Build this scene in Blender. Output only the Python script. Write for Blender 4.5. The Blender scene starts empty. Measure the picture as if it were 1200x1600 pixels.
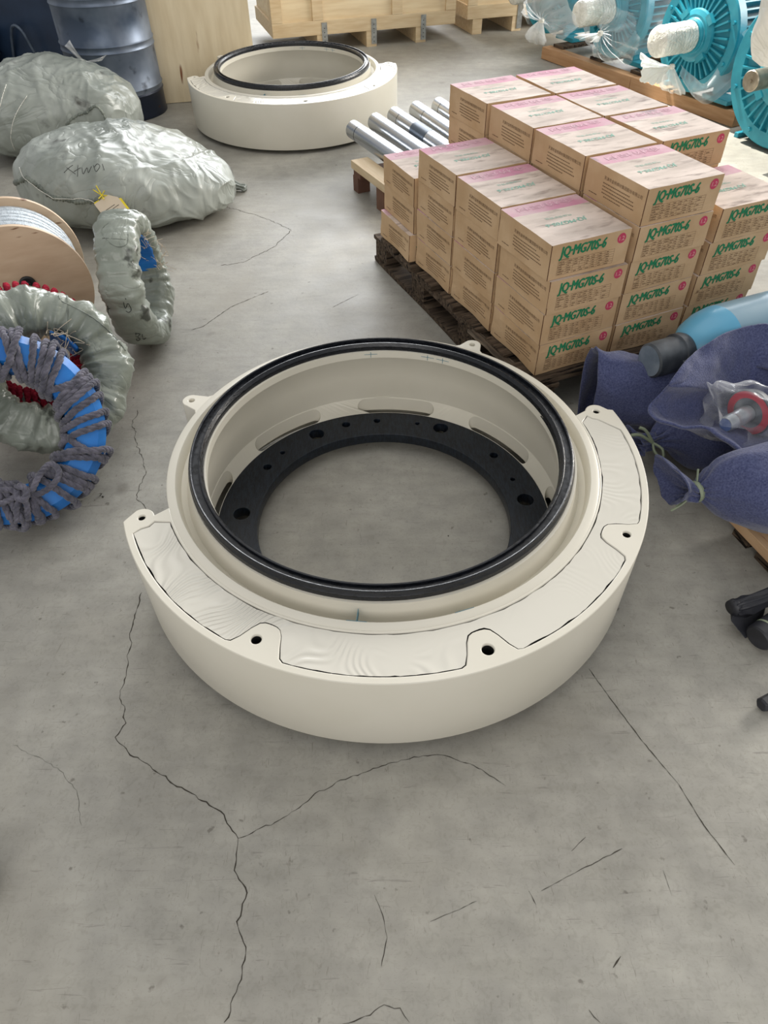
import bpy, bmesh, math, random
from mathutils import Vector, Matrix, noise
PI = math.pi
scene = bpy.context.scene
C = scene.collection
random.seed(7)

# ------------------------------------------------------------ camera
F_PX, PITCH, ROLL, CAM_H = 1113.9, .7865, -.0153, 1.5
cam_data = bpy.data.cameras.new('camera')
cam = bpy.data.objects.new('camera', cam_data); C.objects.link(cam)
cam_data.sensor_fit = 'VERTICAL'; cam_data.sensor_height = 36.0
cam_data.lens = 36.0 * F_PX / 1600.0
cam_data.clip_start = .02; cam_data.clip_end = 200
fwd = Vector((0, math.cos(PITCH), -math.sin(PITCH)))
r0 = Vector((1, 0, 0)); u0 = Vector((0, math.sin(PITCH), math.cos(PITCH)))
cr, sr = math.cos(ROLL), math.sin(ROLL)
RV = cr * r0 + sr * u0; UV_ = -sr * r0 + cr * u0
M = Matrix((RV, UV_, -fwd)).transposed().to_4x4(); M.translation = (0, 0, CAM_H)
cam.matrix_world = M
scene.camera = cam

def at(px, py, z=0.0):
    """survey note (position read in the 1200x1600 frame) -> world point at height z"""
    d = fwd + (px - 600) / F_PX * RV - (py - 800) / F_PX * UV_
    t = (z - CAM_H) / d.z
    return Vector((0, 0, CAM_H)) + t * d

# ------------------------------------------------------------ world, lights, exposure
scene.view_settings.view_transform = 'Standard'
scene.view_settings.look = 'None'
scene.view_settings.exposure = -0.13
scene.view_settings.gamma = 1.0
scene.view_settings.use_curve_mapping = False
w = bpy.data.worlds.new('hall_daylight'); scene.world = w; w.use_nodes = True
bg = w.node_tree.nodes['Background']
bg.inputs[0].default_value = (.985, .99, 1.0, 1); bg.inputs[1].default_value = .54

def area(name, loc, target, sx, sy, power, col=(1, 1, 1)):
    l = bpy.data.lights.new(name, 'AREA'); l.shape = 'RECTANGLE'; l.size = sx; l.size_y = sy
    l.energy = power; l.color = col
    o = bpy.data.objects.new(name, l); C.objects.link(o); o.location = loc
    o.rotation_euler = (Vector(target) - Vector(loc)).to_track_quat('-Z', 'Y').to_euler()
    return o
area('window_light_back', (1.5, 12.0, 4.2), (0, 2.5, 0), 9, 4, 1250, (.96, .98, 1.0))
area('roof_light', (-.5, 3.6, 5.5), (-.2, 3.0, 0), 5, 5, 70, (1.0, .985, .95))
area('added_front_fill', (-.6, -4.2, 3.0), (0, 1.8, 0), 6, 3, 150, (1.0, .97, .93))  # added fill lamp behind the camera, no known window there
sp_ = bpy.data.lights.new('sun_patch_spot', 'SPOT'); sp_.energy = 11000; sp_.color = (1, .96, .88); sp_.spot_size = math.radians(13.5); sp_.spot_blend = .2; sp_.shadow_soft_size = .06  # added spot lamp standing in for the sunlit patch on motors and floor
so = bpy.data.objects.new('sun_patch_spot', sp_); C.objects.link(so); so.location = (-.6, 8.8, 7.0)
so.rotation_euler = (Vector((2.25, 4.55, .1)) - Vector((-.6, 8.8, 7.0))).to_track_quat('-Z', 'Y').to_euler()
area('door_light_right', (6.6, 6.2, 2.6), (1.6, 4.2, .2), 3.2, 2.6, 620, (1.0, .95, .88))

# ------------------------------------------------------------ helpers
def tag(o, label=None, cat=None, group=None, kind=None):
    if label: o['label'] = label
    if cat: o['category'] = cat
    if group: o['group'] = group
    if kind: o['kind'] = kind
    return o

def empty(name, loc=(0, 0, 0), rot=None):
    o = bpy.data.objects.new(name, None); C.objects.link(o); o.location = loc
    o.empty_display_size = .05
    if rot is not None: o.rotation_euler = rot
    return o

def link(name, me, parent=None, loc=None, rot=None):
    o = bpy.data.objects.new(name, me); C.objects.link(o)
    if parent is not None: o.parent = parent
    if loc is not None: o.location = loc
    if rot is not None: o.rotation_euler = rot
    return o

class MB:
    def __init__(s): s.v = []; s.f = []; s.m = []; s.mats = []
    def mi(s, mat):
        if mat not in s.mats: s.mats.append(mat)
        return s.mats.index(mat)
    def add(s, vs, fs, mat, T=None):
        b = len(s.v); k = s.mi(mat)
        s.v += [(T @ Vector(p)) if T is not None else Vector(p) for p in vs]
        s.f += [tuple(b + i for i in f) for f in fs]; s.m += [k] * len(fs)
    def box(s, a, b, mat, T=None):
        x0, y0, z0 = a; x1, y1, z1 = b
        vs = [(x0, y0, z0), (x1, y0, z0), (x1, y1, z0), (x0, y1, z0), (x0, y0, z1), (x1, y0, z1), (x1, y1, z1), (x0, y1, z1)]
        s.add(vs, [(0, 3, 2, 1), (4, 5, 6, 7), (0, 1, 5, 4), (1, 2, 6, 5), (2, 3, 7, 6), (3, 0, 4, 7)], mat, T)
    def grid(s, rings, mat, closed_u=True, cap=False, T=None, closed_v=False):
        n = len(rings[0]); vs = [p for r in rings for p in r]; fs = []
        m = len(rings)
        for i in range(m if closed_v else m - 1):
            for j in range(n if closed_u else n - 1):
                a = i * n + j; b = i * n + (j + 1) % n; c = ((i + 1) % m) * n + (j + 1) % n; d = ((i + 1) % m) * n + j
                fs.append((a, b, c, d))
        if cap:
            fs.append(tuple(reversed(range(n)))); fs.append(tuple((m - 1) * n + j for j in range(n)))
        s.add(vs, fs, mat, T)
    def lathe(s, prof, mat, n=64, a0=0, a1=2 * PI, T=None, closed_prof=False):
        full = abs(a1 - a0 - 2 * PI) < 1e-6
        k = n if full else n + 1
        rings = [[Vector((r * math.cos(a0 + (a1 - a0) * i / n), r * math.sin(a0 + (a1 - a0) * i / n), z)) for (r, z) in prof] for i in range(k)]
        s.grid(rings, mat, closed_u=closed_prof, closed_v=full, T=T)
    def cyl(s, p, q, r, mat, n=20, r2=None, cap=True):
        p = Vector(p); q = Vector(q); d = (q - p).normalized()
        a = d.orthogonal().normalized(); b = d.cross(a)
        r2 = r if r2 is None else r2
        R = [[c + rr * (math.cos(2 * PI * i / n) * a + math.sin(2 * PI * i / n) * b) for i in range(n)] for c, rr in ((p, r), (q, r2))]
        s.grid(R, mat, cap=cap)
    def build(s, name, parent=None, smooth=False, bevel=0, recalc=True, angle=None, merge=False):
        me = bpy.data.meshes.new(name)
        me.from_pydata([tuple(p) for p in s.v], [], s.f)
        for m in s.mats: me.materials.append(m)
        me.polygons.foreach_set('material_index', s.m)
        if recalc or merge:
            bm = bmesh.new(); bm.from_mesh(me)
            if merge: bmesh.ops.remove_doubles(bm, verts=bm.verts, dist=1e-5)
            if recalc: bmesh.ops.recalc_face_normals(bm, faces=bm.faces)
            bm.to_mesh(me); bm.free()
        if smooth:
            me.polygons.foreach_set('use_smooth', [True] * len(me.polygons))
            if angle is not None:
                me.set_sharp_from_angle(angle=angle)
        me.update()
        o = link(name, me, parent)
        if bevel:
            m = o.modifiers.new('bevel', 'BEVEL'); m.width = bevel; m.segments = 2; m.limit_method = 'ANGLE'; m.angle_limit = .6
        return o

def plate_mesh(outlines, z0, z1, bevel=0.0):
    """flat plate with holes from closed 2D outlines (first outer, others holes)"""
    cu = bpy.data.curves.new('outline', 'CURVE'); cu.dimensions = '2D'; cu.fill_mode = 'BOTH'
    for pts in outlines:
        sp = cu.splines.new('POLY'); sp.points.add(len(pts) - 1); sp.use_cyclic_u = True
        for i, p in enumerate(pts): sp.points[i].co = (p[0], p[1], 0, 1)
    cu.extrude = (z1 - z0) / 2 - bevel; cu.bevel_depth = bevel; cu.bevel_resolution = 1; cu.offset = -bevel
    o = bpy.data.objects.new('outline', cu); C.objects.link(o)
    dg = bpy.context.evaluated_depsgraph_get()
    me = bpy.data.meshes.new_from_object(o.evaluated_get(dg))
    bpy.data.objects.remove(o); bpy.data.curves.remove(cu)
    for v in me.vertices: v.co.z += (z0 + z1) / 2
    me.materials.clear()
    return me

def text_shape(txt, size, shear=0.0, bold=0.0, align='LEFT', res=2):
    cu = bpy.data.curves.new('text', 'FONT'); cu.body = txt; cu.size = size; cu.shear = shear; cu.offset = bold
    cu.align_x = align; cu.resolution_u = res
    o = bpy.data.objects.new('text', cu); C.objects.link(o)
    dg = bpy.context.evaluated_depsgraph_get()
    me = bpy.data.meshes.new_from_object(o.evaluated_get(dg))
    vs = [(v.co.x, v.co.y) for v in me.vertices]; fs = [tuple(p.vertices) for p in me.polygons]
    bpy.data.objects.remove(o); bpy.data.curves.remove(cu); bpy.data.meshes.remove(me)
    return vs, fs

def catmull(pts, sub):
    out = []
    n = len(pts)
    for i in range(n - 1):
        p0 = pts[max(i - 1, 0)]; p1 = pts[i]; p2 = pts[i + 1]; p3 = pts[min(i + 2, n - 1)]
        for k in range(sub):
            t = k / sub
            out.append(.5 * ((2 * p1) + (p2 - p0) * t + (2 * p0 - 5 * p1 + 4 * p2 - p3) * t * t + (3 * p1 - p0 - 3 * p2 + p3) * t ** 3))
    out.append(pts[-1].copy()); return out

def tube(mb, pts, r, mat, n=8, closed=False, cap=True, rad=None):
    """round tube along a path with a parallel frame"""
    pts = [Vector(p) for p in pts]; m = len(pts)
    tang = []
    for i in range(m):
        a = pts[(i - 1) % m] if (closed or i > 0) else pts[i]; b = pts[(i + 1) % m] if (closed or i < m - 1) else pts[i]
        tang.append((b - a).normalized())
    a = tang[0].orthogonal().normalized(); rings = []
    for i in range(m):
        a = (a - tang[i] * a.dot(tang[i])).normalized(); b = tang[i].cross(a)
        rr = rad[i] if rad else r
        rings.append([pts[i] + rr * (math.cos(2 * PI * j / n) * a + math.sin(2 * PI * j / n) * b) for j in range(n)])
    mb.grid(rings, mat, closed_v=closed, cap=cap and not closed)

def fbm(p, s=1.0, o=3):
    return noise.fractal(Vector(p) * s, 1.0, 2.0, o)

# ------------------------------------------------------------ materials
def new_mat(name):
    m = bpy.data.materials.new(name); m.use_nodes = True
    return m, m.node_tree.nodes, m.node_tree.links, m.node_tree.nodes['Principled BSDF']

def nd(n, t, **kw):
    x = n.new(t)
    for k, v in kw.items(): setattr(x, k, v)
    return x

def mat(name, c1, c2=None, scale=8, rough=.5, metal=0, bump=0, bscale=30, stretch=(1, 1, 1), lo=.35, hi=.65,
        spots=None, spot_scale=20, spot_thr=.62, coat=0, rand=0, detail=4, sheen=0, spec=.5, spot_w=.04, rough2=None, wrinkle=None):
    m, n, l, p = new_mat(name)
    tc = nd(n, 'ShaderNodeTexCoord'); mp = nd(n, 'ShaderNodeMapping'); mp.inputs['Scale'].default_value = stretch
    l.new(tc.outputs['Object'], mp.inputs[0]); vec = mp.outputs[0]
    if rand:
        oi = nd(n, 'ShaderNodeObjectInfo'); ad = nd(n, 'ShaderNodeVectorMath', operation='ADD')
        ml = nd(n, 'ShaderNodeMath', operation='MULTIPLY'); ml.inputs[1].default_value = 37
        l.new(oi.outputs['Random'], ml.inputs[0]); l.new(vec, ad.inputs[0]); l.new(ml.outputs[0], ad.inputs[1]); vec = ad.outputs[0]
    p.inputs['Roughness'].default_value = rough; p.inputs['Metallic'].default_value = metal
    p.inputs['Coat Weight'].default_value = coat; p.inputs['Sheen Weight'].default_value = sheen
    p.inputs['Specular IOR Level'].default_value = spec
    p.inputs['Base Color'].default_value = (*c1, 1)
    col = None
    if c2:
        nz = nd(n, 'ShaderNodeTexNoise'); nz.inputs['Scale'].default_value = scale; nz.inputs['Detail'].default_value = detail
        l.new(vec, nz.inputs['Vector'])
        rp = nd(n, 'ShaderNodeValToRGB'); rp.color_ramp.elements[0].position = lo; rp.color_ramp.elements[1].position = hi
        rp.color_ramp.elements[0].color = (*c1, 1); rp.color_ramp.elements[1].color = (*c2, 1)
        l.new(nz.outputs['Fac'], rp.inputs[0]); col = rp.outputs[0]
        if rough2 is not None:
            mr = nd(n, 'ShaderNodeMapRange'); mr.inputs['From Min'].default_value = lo; mr.inputs['From Max'].default_value = hi
            mr.inputs['To Min'].default_value = rough; mr.inputs['To Max'].default_value = rough2
            l.new(nz.outputs['Fac'], mr.inputs[0]); l.new(mr.outputs[0], p.inputs['Roughness'])
    if spots:
        n2 = nd(n, 'ShaderNodeTexNoise'); n2.inputs['Scale'].default_value = spot_scale; n2.inputs['Detail'].default_value = 5
        l.new(vec, n2.inputs['Vector'])
        r2 = nd(n, 'ShaderNodeValToRGB'); r2.color_ramp.elements[0].position = spot_thr; r2.color_ramp.elements[1].position = spot_thr + spot_w
        r2.color_ramp.elements[0].color = (0, 0, 0, 1); r2.color_ramp.elements[1].color = (1, 1, 1, 1)
        l.new(n2.outputs['Fac'], r2.inputs[0])
        mx = nd(n, 'ShaderNodeMix', data_type='RGBA'); mx.inputs['B'].default_value = (*spots, 1)
        if col: l.new(col, mx.inputs['A'])
        else: mx.inputs['A'].default_value = (*c1, 1)
        l.new(r2.outputs[0], mx.inputs['Factor']); col = mx.outputs['Result']
    if col: l.new(col, p.inputs['Base Color'])
    if bump or wrinkle:
        last = None
        if wrinkle:                      # (scale, strength, distance): creased sheet
            wz = nd(n, 'ShaderNodeTexNoise'); wz.inputs['Scale'].default_value = wrinkle[0]; wz.inputs['Detail'].default_value = 2.5
            wz.inputs['Distortion'].default_value = 1.6; wz.inputs['Roughness'].default_value = .45
            l.new(vec, wz.inputs['Vector'])
            w1 = nd(n, 'ShaderNodeMath', operation='SUBTRACT'); w1.inputs[1].default_value = .5; l.new(wz.outputs['Fac'], w1.inputs[0])
            w2 = nd(n, 'ShaderNodeMath', operation='ABSOLUTE'); l.new(w1.outputs[0], w2.inputs[0])
            w3 = nd(n, 'ShaderNodeMath', operation='POWER'); w3.inputs[1].default_value = .55; l.new(w2.outputs[0], w3.inputs[0])
            wb = nd(n, 'ShaderNodeBump'); wb.inputs['Strength'].default_value = wrinkle[1]; wb.inputs['Distance'].default_value = wrinkle[2]
            l.new(w3.outputs[0], wb.inputs['Height']); last = wb
        if bump:
            nb = nd(n, 'ShaderNodeTexNoise'); nb.inputs['Scale'].default_value = bscale; nb.inputs['Detail'].default_value = 4
            l.new(vec, nb.inputs['Vector'])
            b = nd(n, 'ShaderNodeBump'); b.inputs['Strength'].default_value = bump; b.inputs['Distance'].default_value = .004
            l.new(nb.outputs['Fac'], b.inputs['Height'])
            if last: l.new(last.outputs[0], b.inputs['Normal'])
            last = b
        l.new(last.outputs[0], p.inputs['Normal'])
    return m

def film_mat(name, col, op_lo, op_hi, scale, rough=.2, wrk=18):
    """thin clear plastic: transparent mixed with a whitish glossy sheet, creases more opaque"""
    m, n, l, p = new_mat(name)
    tc = nd(n, 'ShaderNodeTexCoord')
    nz = nd(n, 'ShaderNodeTexNoise'); nz.inputs['Scale'].default_value = scale; nz.inputs['Detail'].default_value = 3
    nz.noise_type = 'RIDGED_MULTIFRACTAL'; nz.inputs['Distortion'].default_value = .6
    l.new(tc.outputs['Object'], nz.inputs['Vector'])
    mr = nd(n, 'ShaderNodeMapRange'); mr.inputs['From Min'].default_value = .1; mr.inputs['From Max'].default_value = 1.0
    mr.inputs['To Min'].default_value = op_lo; mr.inputs['To Max'].default_value = op_hi
    l.new(nz.outputs['Fac'], mr.inputs[0])
    lw = nd(n, 'ShaderNodeLayerWeight'); lw.inputs['Blend'].default_value = .35
    ad = nd(n, 'ShaderNodeMath', operation='MAXIMUM'); l.new(mr.outputs[0], ad.inputs[0])
    ml = nd(n, 'ShaderNodeMath', operation='MULTIPLY'); ml.inputs[1].default_value = .7
    l.new(lw.outputs['Facing'], ml.inputs[0]); l.new(ml.outputs[0], ad.inputs[1])
    p.inputs['Base Color'].default_value = (*col, 1); p.inputs['Roughness'].default_value = rough
    bp = nd(n, 'ShaderNodeBump'); bp.inputs['Strength'].default_value = .8; bp.inputs['Distance'].default_value = .006
    l.new(nz.outputs['Fac'], bp.inputs['Height']); l.new(bp.outputs[0], p.inputs['Normal'])
    tr = nd(n, 'ShaderNodeBsdfTransparent'); mx = nd(n, 'ShaderNodeMixShader')
    l.new(ad.outputs[0], mx.inputs[0]); l.new(tr.outputs[0], mx.inputs[1]); l.new(p.outputs[0], mx.inputs[2])
    l.new(mx.outputs[0], n['Material Output'].inputs['Surface'])
    return m

def S(r, g, b):                          # sRGB 0-255 -> linear
    f = lambda c: (c / 255 / 12.92) if c <= 10 else ((c / 255 + .055) / 1.055) ** 2.4
    return (f(r), f(g), f(b))

CREAM = mat('cream_paint', S(211, 206, 191), S(215, 210, 196), scale=5, rough=.33, bump=.05, bscale=40, spec=.5)
CREAM_SIDE = CREAM
CREAM_IN = mat('cream_primer_edge', S(214, 203, 166), S(224, 215, 186), scale=12, rough=.4)
BLACK = mat('black_machined_paint', S(8, 10, 15), S(17, 21, 29), scale=60, rough=.22, rough2=.42, bump=.12, bscale=90, stretch=(1, 1, 6),
            spots=S(74, 86, 96), spot_scale=18, spot_thr=.76, spot_w=.1)
FLANGE = mat('dark_flange_coating', S(11, 15, 22), S(26, 34, 44), scale=45, rough=.32, spec=.35, bump=.15, bscale=120, stretch=(5, 1, 1))
DARKGREEN = mat('dark_green_base_paint', S(48, 58, 50), rough=.5)
HOLE = mat('hole_shade_and_joint_dark', S(14, 14, 14), rough=.8)  # near-black painted as shade in holes and gaps, also dark joint lines
BLUE_MARK = mat('blue_layout_ink', S(84, 128, 142), rough=.6)

CARD = mat('corrugated_cardboard', S(190, 158, 121), S(203, 173, 137), scale=9, rough=.75, rand=1, bump=.25, bscale=25,
           spots=S(120, 92, 66), spot_scale=13, spot_thr=.73, spec=.2)
CARD_TOP = mat('dusty_printed_carton_top', S(214, 198, 186), S(184, 169, 157), scale=6, rough=.72, rand=1, bump=.35, bscale=14, stretch=(1, 3, 1),
               spots=S(140, 124, 114), spot_scale=10, spot_thr=.54, spot_w=.18, spec=.25)
PINK = mat('magenta_print', S(190, 128, 150), S(200, 172, 174), scale=7, spots=S(150, 126, 130), spot_scale=12, spot_thr=.58, spot_w=.12, rough=.7, rand=1, spec=.25, bump=.3, bscale=16)
PINK_RED = mat('crimson_seal_print', S(192, 70, 98), rough=.7, spec=.2)
PINK_WHITE = mat('pale_print_letters', S(208, 166, 178), rough=.7, spec=.2)
SEALTXT = mat('seal_letters', S(226, 178, 170), rough=.7, spec=.2)
GREEN = mat('green_print', S(36, 122, 84), S(44, 132, 92), scale=30, rough=.7, spec=.2)
GREEN_FADE = mat('faded_green_print', S(124, 176, 158), S(160, 184, 168), scale=22, rough=.7, rand=1, spec=.2)
INK = mat('brown_print_ink', S(112, 88, 66), rough=.75, spec=.2)
GAPDARK = mat('carton_flap_edge', S(94, 66, 50), rough=.9, spec=.1)

WOODOLD = mat('weathered_dark_pallet_wood', S(58, 48, 40), S(98, 84, 70), scale=7, rough=.85, stretch=(1, 9, 9), bump=.7, bscale=22, spec=.15,
              spots=S(28, 24, 22), spot_scale=9, spot_thr=.58)
WOODPAL = mat('pale_pine_board', S(200, 176, 140), S(214, 194, 160), scale=5, rough=.65, stretch=(1, 8, 8), bump=.15, bscale=30, spec=.25,
              spots=S(120, 84, 54), spot_scale=3.4, spot_thr=.75)
PLY = mat('pale_plywood_sheet', S(216, 198, 164), S(228, 212, 180), scale=3, rough=.6, stretch=(7, 7, 1), bump=.06, bscale=14, spec=.25,
          spots=S(132, 84, 56), spot_scale=1.6, spot_thr=.70, spot_w=.05)
PLYH = mat('horizontal_grain_plywood', S(212, 190, 154), S(226, 208, 174), scale=3, rough=.6, stretch=(1, 7, 9), bump=.06, bscale=14, spec=.25,
           spots=S(150, 112, 76), spot_scale=1.7, spot_thr=.74)
GALV = mat('galvanised_bracket', S(150, 152, 150), S(180, 182, 180), scale=30, rough=.4, metal=.7)
TIMBER = mat('brown_timber_beam', S(168, 128, 92), S(186, 148, 112), scale=4, rough=.7, stretch=(1, 9, 9), bump=.2, bscale=30, spec=.2,
             spots=S(112, 78, 54), spot_scale=4, spot_thr=.68)

STEEL = mat('polished_steel', S(192, 196, 202), rough=.27, metal=1)
DRUM = mat('scuffed_blue_grey_steel', S(74, 86, 104), S(134, 144, 158), scale=2.6, rough=.36, rough2=.5, metal=.55, bump=.1, bscale=14,
           spots=S(30, 34, 42), spot_scale=7.5, spot_thr=.60, spot_w=.12, lo=.38, hi=.6)
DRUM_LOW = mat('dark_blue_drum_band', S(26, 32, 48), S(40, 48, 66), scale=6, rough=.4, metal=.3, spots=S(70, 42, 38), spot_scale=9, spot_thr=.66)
NAVY = mat('navy_machine_paint', S(26, 42, 64), S(36, 54, 78), scale=6, rough=.4, spots=S(56, 50, 44), spot_scale=14, spot_thr=.7)
NAVYGREY = mat('worn_grey_pulley', S(96, 108, 122), S(70, 82, 98), scale=16, rough=.45, metal=.3)
RUST = mat('rusty_pipe_stub', S(104, 66, 48), rough=.8)

WRAP = mat('grey_green_woven_wrap', S(116, 123, 112), S(152, 158, 147), scale=5, rough=.26, rough2=.5, bump=.35, bscale=60, coat=.35,
           spots=S(70, 74, 66), spot_scale=8, spot_thr=.64, wrinkle=(7, .45, .02), lo=.3, hi=.7)
BAGM = mat('grey_green_plastic_bale', S(124, 130, 122), S(162, 167, 160), scale=3.5, rough=.30, rough2=.5, coat=.15, bump=.18, bscale=40,
           spots=S(70, 70, 64), spot_scale=6.5, spot_thr=.62, spot_w=.1, wrinkle=(4.5, .45, .03), lo=.3, hi=.7)
SEAMT = mat('dark_gathered_seam', S(92, 98, 90), S(128, 134, 124), scale=20, rough=.4, bump=.5, bscale=30)
BLUEP = mat('bright_blue_paint', S(20, 104, 184), S(32, 124, 206), scale=9, rough=.42, bump=.15, bscale=30)
ROPEG = mat('grey_cotton_rope', S(74, 74, 84), S(106, 104, 116), scale=40, rough=.95, bump=.9, bscale=160, sheen=.3, spec=.1)
ROPER = mat('crimson_rope', S(128, 28, 46), S(162, 44, 60), scale=40, rough=.9, bump=.7, bscale=130, spec=.1)
REELW = mat('beige_reel_board', S(192, 166, 138), S(206, 182, 154), scale=4, rough=.55, stretch=(1.6, 7, 1), bump=.08, bscale=14,
            spots=S(118, 80, 52), spot_scale=4.2, spot_thr=.655, spot_w=.04)
CABLE = mat('silver_stranded_cable', S(176, 186, 194), S(206, 214, 220), scale=60, rough=.4, metal=.35, bump=.9, bscale=260)
RUBBER = mat('black_rubber', S(28, 28, 30), rough=.55)
YELLOW = mat('yellow_plastic', S(222, 202, 40), rough=.4)
TAGW = mat('paper_tag', S(204, 190, 168), rough=.6)
MARKER = mat('black_marker_ink', S(30, 32, 30), rough=.6)

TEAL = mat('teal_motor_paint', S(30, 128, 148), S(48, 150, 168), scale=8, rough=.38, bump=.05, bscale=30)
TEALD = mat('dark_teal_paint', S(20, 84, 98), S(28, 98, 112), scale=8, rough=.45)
SHAFT = mat('greased_steel_shaft', S(186, 174, 154), S(150, 138, 120), scale=26, rough=.3, metal=.75, bump=.2, bscale=60)
WRAPW = mat('white_film_wrap', S(214, 212, 200), S(236, 234, 224), scale=22, rough=.28, coat=.4, wrinkle=(20, .8, .012))
SHEETW = mat('white_plastic_sheet', S(226, 226, 220), S(240, 240, 236), scale=5, rough=.35, wrinkle=(5, .5, .02))
FILM = film_mat('clear_film', (.86, .90, .92), .10, .55, 6)
FILM2 = film_mat('milky_film', (.88, .89, .88), .35, .85, 7)
FILM3 = film_mat('clear_bag_film', (.80, .82, .85), .06, .5, 13, rough=.12)

FELT = mat('denim_blue_felt', S(58, 63, 96), S(88, 94, 128), scale=210, rough=1.0, bump=.6, bscale=260, sheen=.3, spec=.1, lo=.3, hi=.7, detail=8)
CYLB = mat('blue_grey_cylinder_paint', S(118, 148, 164), S(104, 138, 158), scale=4, rough=.3, bump=.03, bscale=20, spots=S(150, 160, 164), spot_scale=5, spot_thr=.6, spot_w=.2)
CYLSH = mat('sky_blue_shoulder_paint', S(100, 168, 198), S(88, 158, 192), scale=5, rough=.28)
CAPG = mat('dark_grey_valve_cap', S(50, 54, 60), S(92, 98, 104), scale=14, rough=.42, bump=.15, bscale=60)
CAPEND = mat('scuffed_cap_end', S(96, 108, 120), S(126, 136, 146), scale=18, rough=.5)
TIE = mat('pale_green_tape_tie', S(132, 142, 118), rough=.6)
REDL = mat('red_band_print', S(178, 36, 58), rough=.4)
BLACKC = mat('black_cast_part', S(26, 27, 32), S(46, 47, 54), scale=9, rough=.5, bump=.2, bscale=30)
STONE = mat('olive_crumb', S(70, 68, 60), rough=.9)

# ---- floor
def floor_mat():
    m, n, l, p = new_mat('worn_concrete')
    tc = nd(n, 'ShaderNodeTexCoord')
    def nz(scale, detail=5, st=None, dist=0):
        x = nd(n, 'ShaderNodeTexNoise'); x.inputs['Scale'].default_value = scale; x.inputs['Detail'].default_value = detail
        x.inputs['Distortion'].default_value = dist
        if st:
            mp = nd(n, 'ShaderNodeMapping'); mp.inputs['Scale'].default_value = st; mp.inputs['Rotation'].default_value = (0, 0, .5)
            l.new(tc.outputs['Object'], mp.inputs[0]); l.new(mp.outputs[0], x.inputs['Vector'])
        else: l.new(tc.outputs['Object'], x.inputs['Vector'])
        return x
    def ramp(src, a, b, ca, cb):
        r = nd(n, 'ShaderNodeValToRGB'); r.color_ramp.elements[0].position = a; r.color_ramp.elements[1].position = b
        r.color_ramp.elements[0].color = (*ca, 1); r.color_ramp.elements[1].color = (*cb, 1); l.new(src, r.inputs[0]); return r.outputs[0]
    def mix(fac, a, b, mode='MIX'):
        x = nd(n, 'ShaderNodeMix', data_type='RGBA', blend_type=mode)
        if hasattr(fac, 'links'): l.new(fac, x.inputs['Factor'])
        else: x.inputs['Factor'].default_value = fac
        for s_, k in ((a, 'A'), (b, 'B')):
            if hasattr(s_, 'links'): l.new(s_, x.inputs[k])
            else: x.inputs[k].default_value = (*s_, 1)
        return x.outputs['Result']
    W1 = (1, 1, 1); K = (0, 0, 0)
    base = ramp(nz(2.2, 8, dist=.4).outputs['Fac'], .32, .68, S(150, 147, 139), S(171, 168, 159))
    base = mix(1.0, base, ramp(nz(14, 9).outputs['Fac'], .3, .7, (.83, .83, .83), (1.05, 1.05, 1.04)), 'MULTIPLY')
    base = mix(1.0, base, ramp(nz(6, 8, (1, 5, 1), .6).outputs['Fac'], .3, .6, (.90, .90, .89), (1.0, 1.0, 1.0)), 'MULTIPLY')
    sc = nz(9, 6, (1, 14, 1), 1.4)
    base = mix(ramp(sc.outputs['Fac'], .66, .72, K, (.5, .5, .5)), base, S(112, 108, 102))
    sp = nz(34, 3)
    base = mix(ramp(sp.outputs['Fac'], .69, .74, K, (.7, .7, .7)), base, S(100, 95, 86))
    base = mix(1.0, base, ramp(nz(70, 6, dist=1.2).outputs['Fac'], .33, .5, (.90, .90, .89), (1.0, 1.0, 1.0)), 'MULTIPLY')
    base = mix(1.0, base, ramp(nz(130, 4, (1, 3, 1)).outputs['Fac'], .62, .72, (1.0, 1.0, 1.0), (.82, .80, .78)), 'MULTIPLY')
    base = mix(ramp(nz(1.1, 7, dist=.8).outputs['Fac'], .48, .72, K, (.55, .55, .55)), base, S(141, 135, 122))
    base = mix(ramp(nz(24, 7, (6, 1, 1), 2.2).outputs['Fac'], .655, .70, K, (.5, .5, .5)), base, S(112, 106, 96))
    st = nz(5.3, 2)
    base = mix(ramp(st.outputs['Fac'], .70, .76, K, (.45, .45, .45)), base, S(104, 98, 90))
    l.new(base, p.inputs['Base Color'])
    r = nd(n, 'ShaderNodeMapRange'); r.inputs['To Min'].default_value = .42; r.inputs['To Max'].default_value = .68
    l.new(nz(7, 6).outputs['Fac'], r.inputs[0]); l.new(r.outputs[0], p.inputs['Roughness'])
    b = nd(n, 'ShaderNodeBump'); b.inputs['Strength'].default_value = .25; b.inputs['Distance'].default_value = .003
    l.new(nz(45, 5).outputs['Fac'], b.inputs['Height']); l.new(b.outputs[0], p.inputs['Normal'])
    p.inputs['Specular IOR Level'].default_value = .45
    return m
FLOOR = floor_mat()
WALLM = mat('pale_wall_panel', S(196, 198, 198), S(204, 206, 206), scale=1, rough=.7)
CRACK = mat('dark_crack', S(70, 66, 60), rough=1, spec=0)  # one even dark tone for cracks and scratches

# ------------------------------------------------------------ setting
mb = MB(); mb.box((-7, -1.5, -.1), (7, 12.5, 0), FLOOR); floor = tag(mb.build('floor'), kind='structure')
mb = MB(); mb.box((-7, 12.5, -.1), (7, 12.7, 1.6), WALLM); tag(mb.build('wall_back'), kind='structure')

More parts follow.
